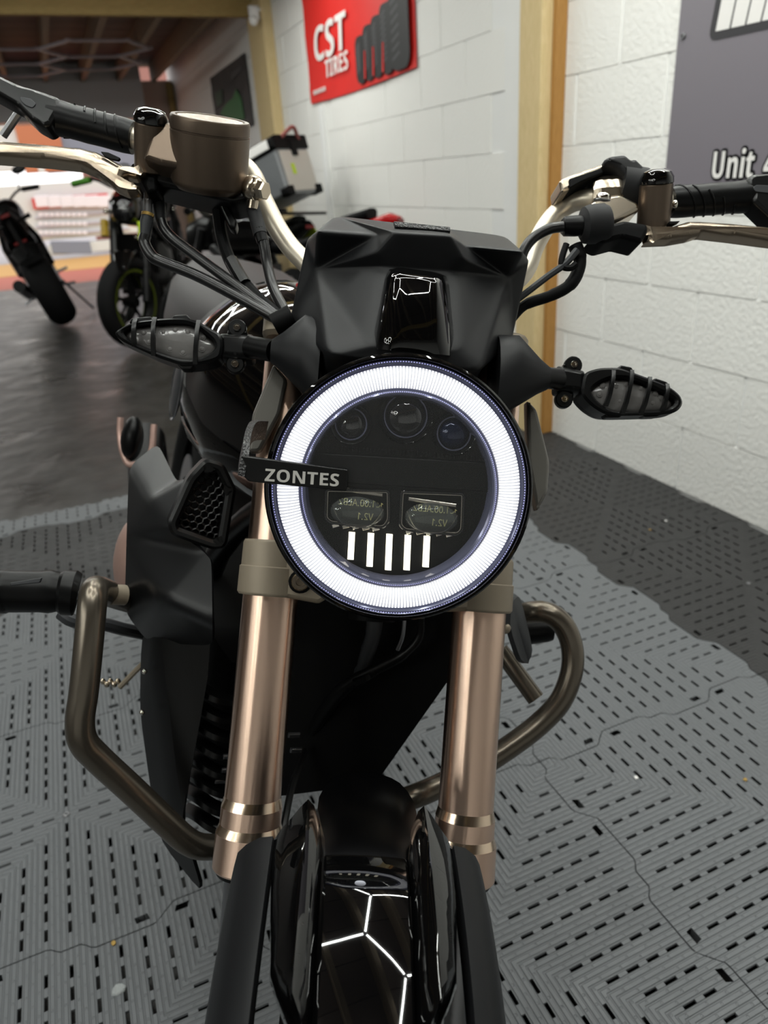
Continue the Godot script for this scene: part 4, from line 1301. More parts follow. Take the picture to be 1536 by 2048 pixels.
func body(bike: Node3D) -> void:
	# tank
	var st := [[-.10, .045, .03, .15], [-.13, .075, .015, .175], [-.20, .115, -.005, .205], [-.28, .150, -.02, .235], [-.37, .172, -.02, .250], [-.46, .170, -.01, .245], [-.54, .140, .03, .22], [-.60, .10, .06, .18]]
	var rings := []
	for q in st:
		var ring := []
		for k in 32:
			var a := TAU * k / 32.0
			var c := cos(a)
			var s := sin(a)
			var x: float = q[1] * signf(c) * pow(absf(c), 0.62)
			var ym: float = (q[2] + q[3]) * 0.5
			var y: float = ym + (q[3] - q[2]) * 0.5 * signf(s) * pow(absf(s), 0.75)
			x *= 1.0 - 0.28 * smoothstep(ym, q[3], y)
			ring.append(Vector3(x, y, q[0]))
		rings.append(ring)
	var tk := part("fuel_tank", loft(rings), mats.gloss_black, bike, BT, 60.0)
	tk.set_meta("label", "glossy black fuel tank")
	var bd := part("tank_badge", ball(Vector3.ZERO, Vector3(.004, .046, .022), 24, 12), mats.grey_plastic, tk, BT * Transform3D(Basis(Vector3.RIGHT, 0.35) * Basis(Vector3(0, 1, 0), 0.15), Vector3(-.172, .085, -.395)))
	part("badge_rim", lathe([Vector2(.98, 0.0), Vector2(1.06, .4), Vector2(1.1, 0.0)], 32), mats.steel, bd, BT * Transform3D(Basis(Vector3.RIGHT, 0.35) * Basis(Vector3(0, 1, 0), 0.15) * Basis(Vector3(0, 0, 1), PI / 2) * Basis.from_scale(Vector3(.047, .004, .022)), Vector3(-.1735, .085, -.395)))
	part("seat", loft([seat_ring(-.54, .11, .06, .17), seat_ring(-.62, .155, .04, .195), seat_ring(-.78, .178, .03, .215), seat_ring(-.95, .165, .06, .215), seat_ring(-1.12, .12, .13, .225), seat_ring(-1.2, .06, .17, .22)]), mat("seat_vinyl", Color(0.20, 0.19, 0.192), 0.55, 0.0, 0.3), bike, BT, 60.0)
	part("tail_unit", loft([seat_ring(-.95, .09, .04, .10), seat_ring(-1.2, .06, .10, .16), seat_ring(-1.28, .03, .12, .15)]), mats.satin_black, bike, BT, 60.0)
	part("headstock", loft([seat_ring(-.06, .035, -.03, .19), seat_ring(-.16, .075, -.06, .16), seat_ring(-.30, .11, -.08, .1)]), mats.deep_black, bike, BT, 50.0)
	# side shroud, left in the picture, and its mirror twin
	var sv := [[316, 886, .86], [258, 932, .82], [253, 1072, .765], [249, 1223, .80], [295, 1284, .785], [425, 1292, .745], [425, 1250, .682], [423, 1121, .70], [408, 1104, .705], [336, 1050, .715], [372, 957, .76], [352, 962, .785], [323, 1205, .698], [296, 1000, .752]]
	var sfc := [[0, 1, 13], [0, 13, 11], [11, 13, 10], [13, 9, 10], [1, 2, 13], [13, 2, 9], [2, 12, 8, 9], [12, 6, 7, 8], [2, 3, 12], [3, 4, 12], [12, 4, 5, 6]]
	var sm := bfaces(sv, sfc, 3, 3, .004)
	var sh := part("side_shroud", sm, mats.shroud_black, bike, BT, 50.0)
	sh.set_meta("label", "matte black faceted radiator shroud")
	part("side_shroud", bfaces(sv, sfc, 2, 2, .004).mirror(), mats.shroud_black, bike, BT, 50.0)
	# air vent with its honeycomb
	var vt := Transform3D(Basis(), Vector3.ZERO)
	var vo := [411, 916, 447, 926, 472, 977, 470, 990, 454, 1086, 446, 1096, 425, 1099, 342, 1070, 334, 1046, 376, 953]
	var vp := pd(404, 1010, .705)
	var vb := Basis(CR, -CD, -CF).rotated(CR, 0.12).rotated(CD, -0.32)
	vt = Transform3D(vb.orthonormalized(), vp)
	var po := rounded(outl(vt, 0.0, vo), .006, 4)
	var ph := inset(po, .0095)
	var ve := part("air_vent", frame_prism(po, ph, -.030, .004, .003), mats.satin_black, bike, vt)
	ve.set_meta("label", "black air scoop with a honeycomb mesh")
	part("vent_duct", frame_prism(inset(po, .004), inset(po, .0085), -.075, -.028, .001), mats.satin_black, ve, vt)
	part("vent_back", prism(inset(po, .005), -.080, -.075), mats.satin_black, ve, vt)
	var cellr := .0043
	var hx := M3.new()
	for iy in range(-8, 9):
		for ix in range(-8, 9):
			var c := Vector2(ix * cellr * 1.732 + (cellr * .866 if iy % 2 else 0.0), iy * cellr * 1.5).rotated(-0.25) + Vector2(-.001, .004)
			if not Geometry2D.is_point_in_polygon(c, inset(po, .0075)):
				continue
			var o := []
			var i2 := []
			for k in 6:
				var d := Vector2.from_angle(PI / 6 + TAU * k / 6 - 0.25)
				o.append(c + d * cellr)
				i2.append(c + d * cellr * .74)
			for k in 6:
				var j := (k + 1) % 6
				hx.face([Vector3(o[k].x, o[k].y, -.0115), Vector3(o[j].x, o[j].y, -.0115), Vector3(i2[j].x, i2[j].y, -.0110), Vector3(i2[k].x, i2[k].y, -.0110)])
				hx.face([Vector3(i2[k].x, i2[k].y, -.0110), Vector3(i2[j].x, i2[j].y, -.0110), Vector3(i2[j].x, i2[j].y, -.0164), Vector3(i2[k].x, i2[k].y, -.0164)])
	part("honeycomb", hx, mats.satin_black, ve, vt, 20.0)
	# shroud on the other side, a sliver beside the fork
	part("shroud_edge", bfaces([[1014, 1205, .80], [1030, 1190, .82], [1058, 1305, .82], [1048, 1328, .82], [1032, 1322, .80], [1010, 1255, .79]], [[0, 1, 2, 3], [0, 3, 4, 5]], 2, 1, .006), mats.grey_plastic, bike, BT)
	part("shroud_screw", ball(b_(1014, 1258, .785), Vector3(.004, .0055, .004)), mats.clamp_bronze, bike, BT)
	# belly panel and engine front
	var bp := part("belly_panel", bfaces([[290, 1268, .80], [322, 1262, .765], [432, 1262, .775], [366, 1636, .775], [308, 1578, .81], [286, 1420, .81], [328, 1680, .82], [412, 1785, .785], [384, 1690, .78]], [[0, 1, 5], [1, 3, 4, 5], [1, 2, 3], [4, 3, 6], [3, 8, 6], [6, 8, 7]], 2, 1, .004), mats.satin_black, bike, BT, 25.0)
	bp.set_meta("label", "dark grey lower side panel")
	for q in [[289, 1343], [284, 1425]]:
		part("panel_bolt", ball(b_(q[0], q[1], .775), Vector3(.003, .003, .003)), mats.chrome, bp, BT)
	var en := part("engine", block(Vector3(0, -.26, -.36), Vector3(.24, .24, .42), .03), mats.deep_black, bike, BT)
	en.set_meta("label", "dark engine block with cooling fins")
	for k in 8:                                        # curved fins seen past the fork leg
		var v := 1372.0 + 37.0 * k
		part("cooling_fin", band(smooth_path(w_([372, v - 14, .83, 398, v, .80, 425, v + 18, .79, 455, v + 28, .795, 490, v + 30, .81]), 4), CF * 0.012, .006), mats.satin_black, en)
	for q in [[458, 1513], [455, 1540], [442, 1562], [437, 1655], [588, 1470], [592, 1500]]:
		part("engine_bolt", block(b_(q[0], q[1], .785), Vector3(.013, .0055, .004), .001), mats.steel, en, BT)
	var rad := part("radiator", bfaces([[565, 1140, .83], [935, 1175, .80], [905, 1335, .815], [757, 1545, .835], [560, 1570, .85]], [[0, 1, 2], [0, 2, 3], [0, 3, 4]], 1, 0, .03), mats.deep_black, bike, BT)
	for k in 13:
		var v := 1215.0 + 27 * k
		var xr := 925.0 if v < 1330 else lerpf(905, 770, (v - 1335) / 210.0)
		part("radiator_fin", tube(w_([572, v, .822, xr - 8, v + 8, .80 if v < 1400 else .82]), .0016, 6), mats.satin_black, rad)
	part("steering_pipe", tube(smooth_path(w_([752, 1215, .74, 746, 1270, .745, 733, 1310, .76, 724, 1345, .78]), 4), [.0085, .008, .0075, .009], 14), mats.grey_plastic, bike)
	part("radiator_hose", tube(smooth_path(w_([842, 1235, .74, 838, 1275, .745, 805, 1310, .75, 740, 1345, .765, 690, 1375, .78, 655, 1415, .80, 620, 1470, .82]), 5), [.004, .0045, .006, .0075, .0085, .0085, .0085], 14), mats.rubber, bike)
	part("thin_cable", tube(smooth_path(w_([810, 1220, .73, 806, 1270, .735, 795, 1300, .74]), 4), .002, 8), mats.steel, bike)
	part("thin_cable", tube(smooth_path(w_([610, 1500, .80, 585, 1570, .77, 570, 1640, .745, 560, 1690, .73]), 4), .004, 8), mats.satin_black, bike)
	part("hose_clip", tube(w_([722, 1352, .76, 727, 1362, .76]), .0105, 14), mats.deep_black, bike)
	part("horn", lathe([Vector2(.0001, .01), Vector2(.03, .01), Vector2(.038, .004), Vector2(.038, -.01), Vector2(.0001, -.02)], 28), mats.satin_black, bike, Transform3D(Basis(CR, -CD, -CF) * ZUP, pd(740, 1400, .82)))
	part("frame_tube", tube(smooth_path([BT * Vector3(-.06, .05, -.16), BT * Vector3(-.10, -.10, -.30), BT * Vector3(-.11, -.34, -.40), BT * Vector3(-.10, -.36, -.7)], 4), .016, 12), mats.satin_black, bike)
	part("frame_tube", tube(smooth_path([BT * Vector3(.06, .05, -.16), BT * Vector3(.10, -.10, -.30), BT * Vector3(.11, -.34, -.40), BT * Vector3(.10, -.36, -.7)], 4), .016, 12), mats.satin_black, bike)
	# engine guards
	var cl := part("crash_bar", tube(smooth_path(w_([300, 1215, .86, 240, 1196, .78, 206, 1182, .715, 190, 1180, .682, 185, 1205, .668, 178, 1280, .662, 168, 1380, .66, 160, 1440, .66, 166, 1482, .664, 195, 1516, .675, 260, 1576, .695, 330, 1642, .718, 375, 1682, .735, 410, 1694, .755, 450, 1688, .785, 510, 1660, .83]), 6), .0131, 22), mats.gunmetal, bike, Transform3D(), 60.0)
	cl.set_meta("label", "bronze grey tubular engine guard")
	part("guard_bolt", tube(w_([150, 1190, .72, 250, 1190, .735]), .0045, 12), mats.steel, cl)
	part("guard_boss", tube(w_([222, 1189, .73, 250, 1190, .74]), .0105, 16), mats.clamp_bronze, cl)
	var cr := part("crash_bar", tube(smooth_path(w_([1000, 1250, .90, 1035, 1232, .875, 1068, 1224, .857, 1100, 1228, .85, 1128, 1252, .848, 1144, 1295, .848, 1143, 1345, .846, 1122, 1400, .843, 1085, 1442, .84, 1035, 1482, .832, 965, 1528, .82, 890, 1566, .805, 830, 1592, .795, 770, 1610, .82]), 6), .0131, 22), mats.gunmetal, bike, Transform3D(), 60.0)
	cr.set_meta("label", "bronze grey tubular engine guard with a welded brace")
	part("brace", tube(w_([1000, 1300, .86, 1072, 1398, .842]), .0105, 14), mats.gunmetal, cr)
	# guard pegs
	var pl := part("guard_peg", tube(w_([-40, 1186, .70, 0, 1184, .703, 12, 1183, .704, 20, 1183, .705, 80, 1183, .71, 100, 1183, .712, 112, 1184, .713, 118, 1184, .714, 128, 1185, .715, 150, 1186, .717, 156, 1187, .718]), [.020, .021, .0215, .0205, .0205, .0215, .020, .0195, .0225, .0225, .020], 24), mats.rubber, bike, Transform3D(), 30.0)
	pl.set_meta("label", "black knurled peg on the engine guard")
	part("peg_flat", prism(rounded(outl(FT, 0, [18, 1166, 82, 1156, 78, 1166, 20, 1172]), .001), 0, .002, .0006), mats.grey_plastic, pl, Transform3D(FT.basis, FT.origin + CF * 0.003))
	part("guard_peg", tube(w_([1050, 1262, .93, 1092, 1256, .925, 1104, 1256, .925]), [.018, .018, .016], 20), mats.rubber, bike)
	# brake side controls seen past the shroud
	var pg := part("rider_peg", ball(b_(264, 878, 1.12), Vector3(.017, .036, .03), 20, 12), mats.rubber, bike, BT)
	part("peg_hanger", tube(smooth_path(w_([241, 835, 1.13, 240, 868, 1.13, 246, 905, 1.12, 262, 930, 1.11, 300, 910, 1.11, 308, 850, 1.12]), 5), .0052, 10), mat("rose_paint", Color(0.66, 0.54, 0.50), 0.4, 0.4), pg)
	part("clutch_cover", ball(b_(276, 1118, .93), Vector3(.03, .058, .058), 28, 14), mats.rose_paint, en, BT, 60.0)
	part("exhaust_pipe", tube(smooth_path([BT * Vector3(.02, -.16, -.22), BT * Vector3(.0, -.28, -.14), BT * Vector3(-.05, -.37, -.22), BT * Vector3(-.12, -.36, -.6), BT * Vector3(-.16, -.22, -1.15)], 5), [.019, .019, .019, .02, .045, .045], 16), mats.satin_black, bike)
	var rl := part("brake_rod", tube(w_([302, 1312, .86, 268, 1345, .865, 240, 1374, .87]), .0035, 8), mats.clamp_bronze, bike)
	for k in 5:
		part("rod_link", ball(pd(206 + 7.5 * k, 1366 + (3 if k % 2 else -3), .875), Vector3(.0034, .0042, .0034), 10, 6), mats.nickel, rl)
	part("brake_pedal", tube(smooth_path(w_([122, 1226, .80, 148, 1242, .80, 205, 1248, .82, 245, 1258, .84, 300, 1270, .88]), 4), .0075, 10), mats.grey_plastic, bike)
	part("side_stand", tube([BT * Vector3(.11, -.36, -.55), _down(BT * Vector3(.30, -.5, -.50))], .012, 12), mats.satin_black, bike)

func _down(p: Vector3) -> Vector3:
	return Vector3(p.x, 0.008, p.z)

func seat_ring(z: float, hw: float, y0: float, y1: float) -> Array:
	var ring := []
	for k in 24:
		var a := TAU * k / 24.0
		ring.append(Vector3(hw * signf(cos(a)) * pow(absf(cos(a)), 0.6), (y0 + y1) / 2 + (y1 - y0) / 2 * signf(sin(a)) * pow(absf(sin(a)), 0.7), z))
	return ring

func wheel(called: String, T: Transform3D, R: float, w: float, parent: Node3D, rim: Material, n := 48) -> MeshInstance3D:
	var pf := []
	for k in 17:
		var a := lerpf(-2.35, 2.35, k / 16.0)
		pf.append(Vector2(R - w * 0.42 + cos(a) * w * 0.42, sin(a) * w * 0.5))
	var o := part(called, lathe(pf, n), mats.tyre, parent, T, 50.0)
	var ri := R - w * 0.78
	part("rim", lathe([Vector2(ri, -w * .36), Vector2(ri + .012, -w * .36), Vector2(ri + .012, -w * .30), Vector2(ri - .012, -w * .12), Vector2(ri - .012, w * .12), Vector2(ri + .012, w * .30), Vector2(ri + .012, w * .36), Vector2(ri, w * .36)], n), rim, o, T)
	for k in 5:
		var a := TAU * k / 5
		var d := Vector3(cos(a), 0, sin(a))
		part("spoke", tube([d * .03, d * (ri * .6), d * (ri - .006)], [.016, .011, .013], 8), rim, o, T)
	part("hub", lathe([Vector2(.0001, -.05), Vector2(.032, -.05), Vector2(.038, -.02), Vector2(.038, .02), Vector2(.032, .05), Vector2(.0001, .05)], 24), rim, o, T)
	part("brake_disc", lathe([Vector2(.085, .052), Vector2(.14, .052), Vector2(.14, .057), Vector2(.085, .057)], 40, true), mats.steel, o, T)
	return o

func wheels(bike: Node3D) -> void:
	var TF := FT * Transform3D(Basis(Vector3(0, 0, 1), PI / 2), Vector3(0, -.485, .06))
	var low := 1e9
	var R := 0.0
	# the tyre's radius is what takes it down to the mats
	var ax := TF.basis.y.normalized()
	R = (TF.origin.y - 0.002) / sqrt(1.0 - ax.y * ax.y) - 0.012
	wheel("front_wheel", TF, R, .11, bike, mats.satin_black, 64)
	part("front_axle", stick(FT * Vector3(-.13, -.485, .06), FT * Vector3(.13, -.485, .06), .012, 16), mats.steel, bike)
	var TB := BT * Transform3D(Basis(Vector3(0, 0, 1), PI / 2), Vector3(0, -.385, -1.13))
	ax = TB.basis.y.normalized()
	wheel("rear_wheel", TB, (TB.origin.y - 0.002) / sqrt(1.0 - ax.y * ax.y) - 0.014, .14, bike, mats.satin_black, 48)
	part("swingarm", tube([BT * Vector3(-.10, -.33, -.6), BT * Vector3(-.10, -.385, -1.13)], .02, 12), mats.satin_black, bike)
	part("swingarm", tube([BT * Vector3(.10, -.33, -.6), BT * Vector3(.10, -.385, -1.13)], .02, 12), mats.satin_black, bike)

# ---------------------------------------------------------------- outside the doorway
func at_z(u: float, v: float, z: float) -> Vector3:
	return on(Transform3D(Basis(), Vector3(0, 0, z)), u, v, 0.0) + Vector3(0, 0, z)

func slab(u0: float, v0: float, u1: float, v1: float, z: float, d: float, bev := 0.01) -> M3:   # an upright box whose face fills that part of the view at depth z
	var a := at_z(u0, v1, z)
	var b := at_z(u1, v0, z)
	return block(Vector3((a.x + b.x) / 2, (a.y + b.y) / 2, z - d / 2), Vector3(absf(b.x - a.x), absf(b.y - a.y), d), bev)

func build_outside() -> void:
	var yard := mat("yard_concrete", Color.WHITE, 0.7)
	yard.albedo_texture = noise_tex(0.01, [Color(0.62, 0.60, 0.60), Color(0.70, 0.68, 0.68)], false, 0, 512, 5, 51)
	tri_map(yard, Vector3(0.3, 0.3, 0.3), true)
	var ground := struct("ground", block(Vector3(-2, -0.22, -20.9), Vector3(24, 0.3, 19.6)), yard, "pale concrete yard outside the doorway")
	part("yellow_strip", block(Vector3(-2, -0.055, -14.6), Vector3(20, 0.04, 2.6), 0.005), mat("kerb_yellow", Color(0.80, 0.62, 0.36), 0.7), ground)
	part("red_strip", block(Vector3(-2, -0.055, -12.2), Vector3(20, 0.04, 2.0), 0.005), mat("kerb_red", Color(0.72, 0.40, 0.33), 0.7), ground)
	mat("shop_white", Color(0.86, 0.88, 0.86), 0.6)
	mat("shop_lilac", Color(0.78, 0.74, 0.80), 0.6)
	mat("shop_red", Color(0.82, 0.20, 0.16), 0.5)
	mat("shop_grey", Color(0.52, 0.55, 0.60), 0.6)
	mat("brick_orange", Color(0.76, 0.48, 0.33), 0.7)
	mat("shop_text", Color(0.95, 0.94, 0.95), 0.6)
	var z := -16.0
	var sh := thing("shop_front", "pale shop front with a red sign across the yard, seen through the doorway", "building", Vector3(-1.5, -0.02, z))
	part("wall", slab(-260, 346, 420, 512, z, 0.4), mats.shop_white, sh)
	part("upper_wall", slab(96, 170, 420, 346, z - 0.02, 0.4), mats.shop_grey, sh)
	part("shutter_back", slab(-260, 170, 52, 346, z - 0.03, 0.3), mats.shop_white, sh)
	for k in 14:
		part("shutter_slat", slab(-260, 306 - 7 * k, 50, 311 - 7 * k, z, 0.06, 0.02) if k > 6 else slab(-260, 341 - 7 * k, 50, 346 - 7 * k, z, 0.06, 0.02), mats.shop_white, sh)
	part("brick_pier", slab(52, 170, 97, 346, z + 0.05, 0.4), mats.brick_orange, sh)
	part("pier_strip", slab(78, 315, 84, 346, z + 0.07, 0.1), mats.shop_white, sh)
	var sg := part("sign_board", slab(68, 386, 215, 419, z + 0.12, 0.1, 0.02), mats.shop_red, sh)
	for k in 6:
		part("sign_panel", slab(73 + 25 * k, 390, 95 + 25 * k, 415, z + 0.14, 0.04, 0.01), mats.shop_text, sg)
	for k in 3:
		var f := part("fascia", slab(70, 421 + 18 * k, 260, 437 + 18 * k, z + 0.08, 0.1, 0.01), mats.shop_lilac, sh)
		for j in 9:
			part("fascia_mark", slab(78 + 11 * j, 425 + 18 * k, 85 + 11 * j, 433 + 18 * k, z + 0.10, 0.04, 0.005), mats.shop_text, f)
	part("plinth", slab(100, 476, 260, 512, z + 0.06, 0.2, 0.01), mats.shop_white, sh)
	for k in 11:
		part("plinth_rib", slab(106 + 7 * k, 482, 109 + 7 * k, 508, z + 0.10, 0.06, 0.01), mats.shop_grey, sh)
	var hs := thing("brick_house", "pinkish brick building beyond the yard, under the shutter box", "building", Vector3(1.4, -0.02, -19))
	part("wall", slab(200, 120, 420, 505, -19, 0.4), mat("pink_brick", Color(0.66, 0.46, 0.41), 0.7), hs)
	part("window", slab(285, 205, 300, 232, -18.98, 0.1), mat("maroon", Color(0.30, 0.10, 0.08), 0.5), hs)
	part("dark_bay", slab(-60, 190, 215, 300, -17.0, 0.3), mats.deep_black, hs)

# ---------------------------------------------------------------- on the right wall
const FLAT := Basis(Vector3(0, 0, 1), Vector3(0, 1, 0), Vector3(-1, 0, 0))   # x along the wall, z out of it

func on_wall(u: float, v: float, x := WALL) -> Vector2:          # wall coordinates (along z, height)
	var r := CR * ((u - 768.0) / FPX) + CD * ((v - 1024.0) / FPX) + CF
	var p := CO + r * (x / r.x)
	return Vector2(p.z, p.y)

func wall_poly(uv: Array, x := WALL) -> PackedVector2Array:
	var r := PackedVector2Array()
	for i in range(0, uv.size(), 2):
		r.append(on_wall(uv[i], uv[i + 1], x))
	return r

func cloth(z0: float, z1: float, y0: float, y1: float, amp: float, sd: int) -> M3:
	var n := FastNoiseLite.new()
	n.seed = sd
	n.frequency = 1.6
	var m := M3.new()
	var nx := 28
	var ny := 18
	for side in 2:
		var o := m.v.size()
		for j in ny + 1:
			for i in nx + 1:
				var z := lerpf(z0, z1, float(i) / nx)
				var y := lerpf(y0, y1, float(j) / ny)
				var w := 0.012 + amp * n.get_noise_2d(z, y * 1.6) + 0.4 * amp * n.get_noise_2d(z * 3.0 + 9.0, y * 3.0)
				m.add(Vector3(z, y - 0.012 * sin(PI * i / nx) * (1.0 - float(j) / ny), maxf(w, 0.004) - 0.002 * side))
		for j in ny:
			for i in nx:
				var a := o + j * (nx + 1) + i
				if side == 0:
					m.quad(a, a + nx + 1, a + nx + 2, a + 1)
				else:
					m.quad(a, a + 1, a + nx + 2, a + nx + 1)
	return m

func build_wall_things() -> void:
	# T maps (along the wall, height, out of the wall) to the room
	var T := Transform3D(FLAT, Vector3(WALL, 0, 0))
	mat("banner_red", Color(0.86, 0.13, 0.10), 0.55)
	mat("print_white", Color(0.90, 0.89, 0.88), 0.6)
	mat("print_dark", Color(0.12, 0.12, 0.125), 0.6)
	mat("print_mid", Color(0.30, 0.30, 0.31), 0.6)
	var bn := thing("tyre_banner", "red cloth banner printed CST TIRES beside a row of dark tyres", "banner", Vector3(WALL, 1.5, -4.45))
	part("cloth", cloth(-5.26, -3.635, 1.505, 2.2, 0.010, 5), mats.banner_red, bn, T, 60.0)
	var off := 0.024
	var a := on_wall(627, 108, WALL - off)
	var b := on_wall(690, 92, WALL - off)
	var h := 0.30
	var t1 := text_mesh("CST", 0.245, 0.002, true)
	var w1: float = t1.get_aabb().size.x
	var shear := Basis(Vector3((b.x - a.x) / w1, 0, 0), Vector3(0.16, 1, 0), Vector3(0, 0, 1))
	part("lettering", t1, mats.print_white, bn, T * Transform3D(shear, Vector3((a.x + b.x) / 2 + 0.02, 1.80, off)))
	var t2 := text_mesh("TIRES", 0.125, 0.002, true)
	a = on_wall(651, 144, WALL - off)
	b = on_wall(697, 134, WALL - off)
	part("lettering", t2, mats.print_white, bn, T * Transform3D(Basis(Vector3((b.x - a.x) / t2.get_aabb().size.x, 0, 0), Vector3(0.16, 1, 0), Vector3(0, 0, 1)), Vector3((a.x + b.x) / 2, 1.655, off)))
	for k in 7:                                        # too small to read in the photograph
		part("small_print", prism(PackedVector2Array([Vector2(-5.16 + .036 * k, 1.548), Vector2(-5.138 + .036 * k, 1.548), Vector2(-5.138 + .036 * k, 1.572), Vector2(-5.16 + .036 * k, 1.572)]), off - .002, off), mats.print_white, bn, T)
	var ty := [[-4.38, -4.24, 1.74], [-4.26, -4.12, 1.77], [-4.14, -4.00, 1.79], [-4.02, -3.86, 1.82], [-3.89, -3.67, 1.93]]
	for i in ty.size():
		var q: Array = ty[i]
		var po := rounded(PackedVector2Array([Vector2(q[0], 1.515), Vector2(q[1], 1.515), Vector2(q[1], q[2] - .03), Vector2(q[1] - .03, q[2]), Vector2(q[0] + .03, q[2]), Vector2(q[0], q[2] - .03)]), .07)
		var tp := part("printed_tyre", prism(po, off - .004 + .001 * i, off + .001 * i), mats.print_dark, bn, T)
		for k in 9:
			var y: float = 1.56 + (q[2] - 1.62) * k / 8.0
			part("printed_tread", prism(PackedVector2Array([Vector2(q[0] + .02, y), Vector2((q[0] + q[1]) / 2, y + .025), Vector2((q[0] + q[1]) / 2, y + .037), Vector2(q[0] + .02, y + .012)]), off + .001 * i, off + .0007 + .001 * i), mats.print_mid, tp, T)
	for q in [-4.24, -4.12, -3.99]:
		part("printed_gap", prism(PackedVector2Array([Vector2(q - .012, 1.53), Vector2(q + .006, 1.53), Vector2(q + .018, 1.66), Vector2(q + .008, 1.66)]), off + .004, off + .007), mats.banner_red, bn, T)
	# dark banner further along
	var b2 := thing("green_banner", "black banner with green print on the white wall beyond the second pine post", "banner", Vector3(WALL, 1.6, -7.6))
	part("cloth", cloth(-8.35, -6.85, 1.5, 2.03, 0.008, 9), mats.print_dark, b2, T, 60.0)
	mat("print_green", Color(0.10, 0.42, 0.16), 0.6)
	part("printed_shape", prism(wall_poly([440, 228, 452, 208, 466, 196, 472, 178, 482, 196, 489, 238, 470, 240], WALL - .02), .019, .022), mats.print_green, b2, T)
	part("printed_shape", prism(wall_poly([430, 186, 444, 178, 446, 206, 434, 216], WALL - .02), .019, .022), mat("print_green_dark", Color(0.10, 0.25, 0.15), 0.6), b2, T)
	for k in 4:
		part("printed_mark", prism(wall_poly([464 + 5 * k, 146 - 4 * k, 468 + 5 * k, 142 - 4 * k, 467 + 5 * k, 156 - 5 * k, 463 + 5 * k, 160 - 5 * k], WALL - .02), .019, .022), mats.print_mid, b2, T)
	# grey address board
	var sb := thing("address_board", "purplish grey board reading Unit 4 in white, screwed to the wall", "sign", Vector3(WALL, .93, -1.3))
	var y0 := .905
	part("board", prism(PackedVector2Array([Vector2(-1.918, y0), Vector2(-.5, y0), Vector2(-.5, 1.75), Vector2(-1.918, 1.75)]), .001, .007, .001), mat("board_grey", Color(0.465, 0.445, 0.475), 0.42), sb, T)
	mat("board_dark", Color(0.19, 0.185, 0.20), 0.5)
	part("emblem_frame", prism(rounded(wall_poly([1420, 84, 1448, -60, 1760, -120, 1760, 20, 1560, 54]), .03), .0072, .0082), mats.board_dark, sb, T)
	for k in 6:
		part("emblem_bar", prism(wall_poly([1436 + 31 * k, 63 - 7 * k, 1463 + 31 * k, 57 - 7 * k, 1486 + 31 * k, -50, 1458 + 31 * k, -50]), .0082, .0090), mats.print_white, sb, T)
	for q in [[1371, 72]]:
		var c := on_wall(q[0], q[1])
		part("screw", screw_head(.009, .006), mats.steel, sb, T * Transform3D(ZUP, Vector3(c.x, c.y, .007)))
	var ua := on_wall(1427, 357)
	var ub := on_wall(1509, 350)
	var tu := text_mesh("Unit", 0.088, 0.0012, true)
	var sc := (ub.x - ua.x) / tu.get_aabb().size.x
	var t4 := text_mesh("4", 0.088, 0.0012, true)
	var put := [[tu, "Unit", ua.x + tu.get_aabb().size.x * sc * 0.5], [t4, "4", ub.x + 0.034 + t4.get_aabb().size.x * sc * 0.5]]
	for q in put:
		var org := Vector3(q[2], ua.y + 0.033, .0095)
		var lt := part("lettering", q[0], mats.print_white, sb, T * Transform3D(Basis.from_scale(Vector3(sc, 1.08, 1)), org))
		var st := SurfaceTool.new()
		var to := text_mesh(q[1], 0.088, 0.0006, true)
		for k in 12:
			var d := Vector2.from_angle(TAU * k / 12) * .0065
			st.append_from(to, 0, Transform3D(Basis.from_scale(Vector3(sc, 1.08, 1)), Vector3(d.x, d.y, 0)))
		part("lettering_outline", st.commit(), mats.deep_black, lt, T * Transform3D(Basis(), org - Vector3(0, 0, .0012)))
	# motion sensor by the beam
	var se := thing("motion_sensor", "small white sensor box fixed beside the ceiling beam at the second pine post", "sensor", Vector3(1.66, 2.13, -6.08))
	part("housing", block(Vector3(1.655, 2.15, -6.02), Vector3(.07, .09, .06), .012), mats.print_white, se)
	part("sensor_dome", ball(Vector3(1.64, 2.10, -5.99), Vector3(.032, .032, .032)), mats.print_white, se)
	part("sensor_arm", stick(Vector3(1.655, 2.17, -6.02), Vector3(1.72, 2.17, -6.0), .012), mats.print_white, se)

# ---------------------------------------------------------------- bikes in the background
func bike_frame(at: Vector3, heading: float, lean: float, scale := 1.0) -> Transform3D:   # x across, y up, z forward; origin on the floor under the middle
	return Transform3D(Basis(Vector3.UP, heading) * Basis(Vector3(0, 0, 1), lean) * Basis.from_scale(Vector3.ONE * scale), at)

func hull(st: Array, n := 20, px := 0.7, py := 0.8) -> M3:       # rounded body through stations [z, half width, y0, y1]
	var rings := []
	for q in st:
		var ring := []
		for k in n:
			var a := TAU * k / n
			ring.append(Vector3(q[1] * signf(cos(a)) * pow(absf(cos(a)), px), (q[2] + q[3]) / 2 + (q[3] - q[2]) / 2 * signf(sin(a)) * pow(absf(sin(a)), py), q[0]))
		rings.append(ring)
	return loft(rings)

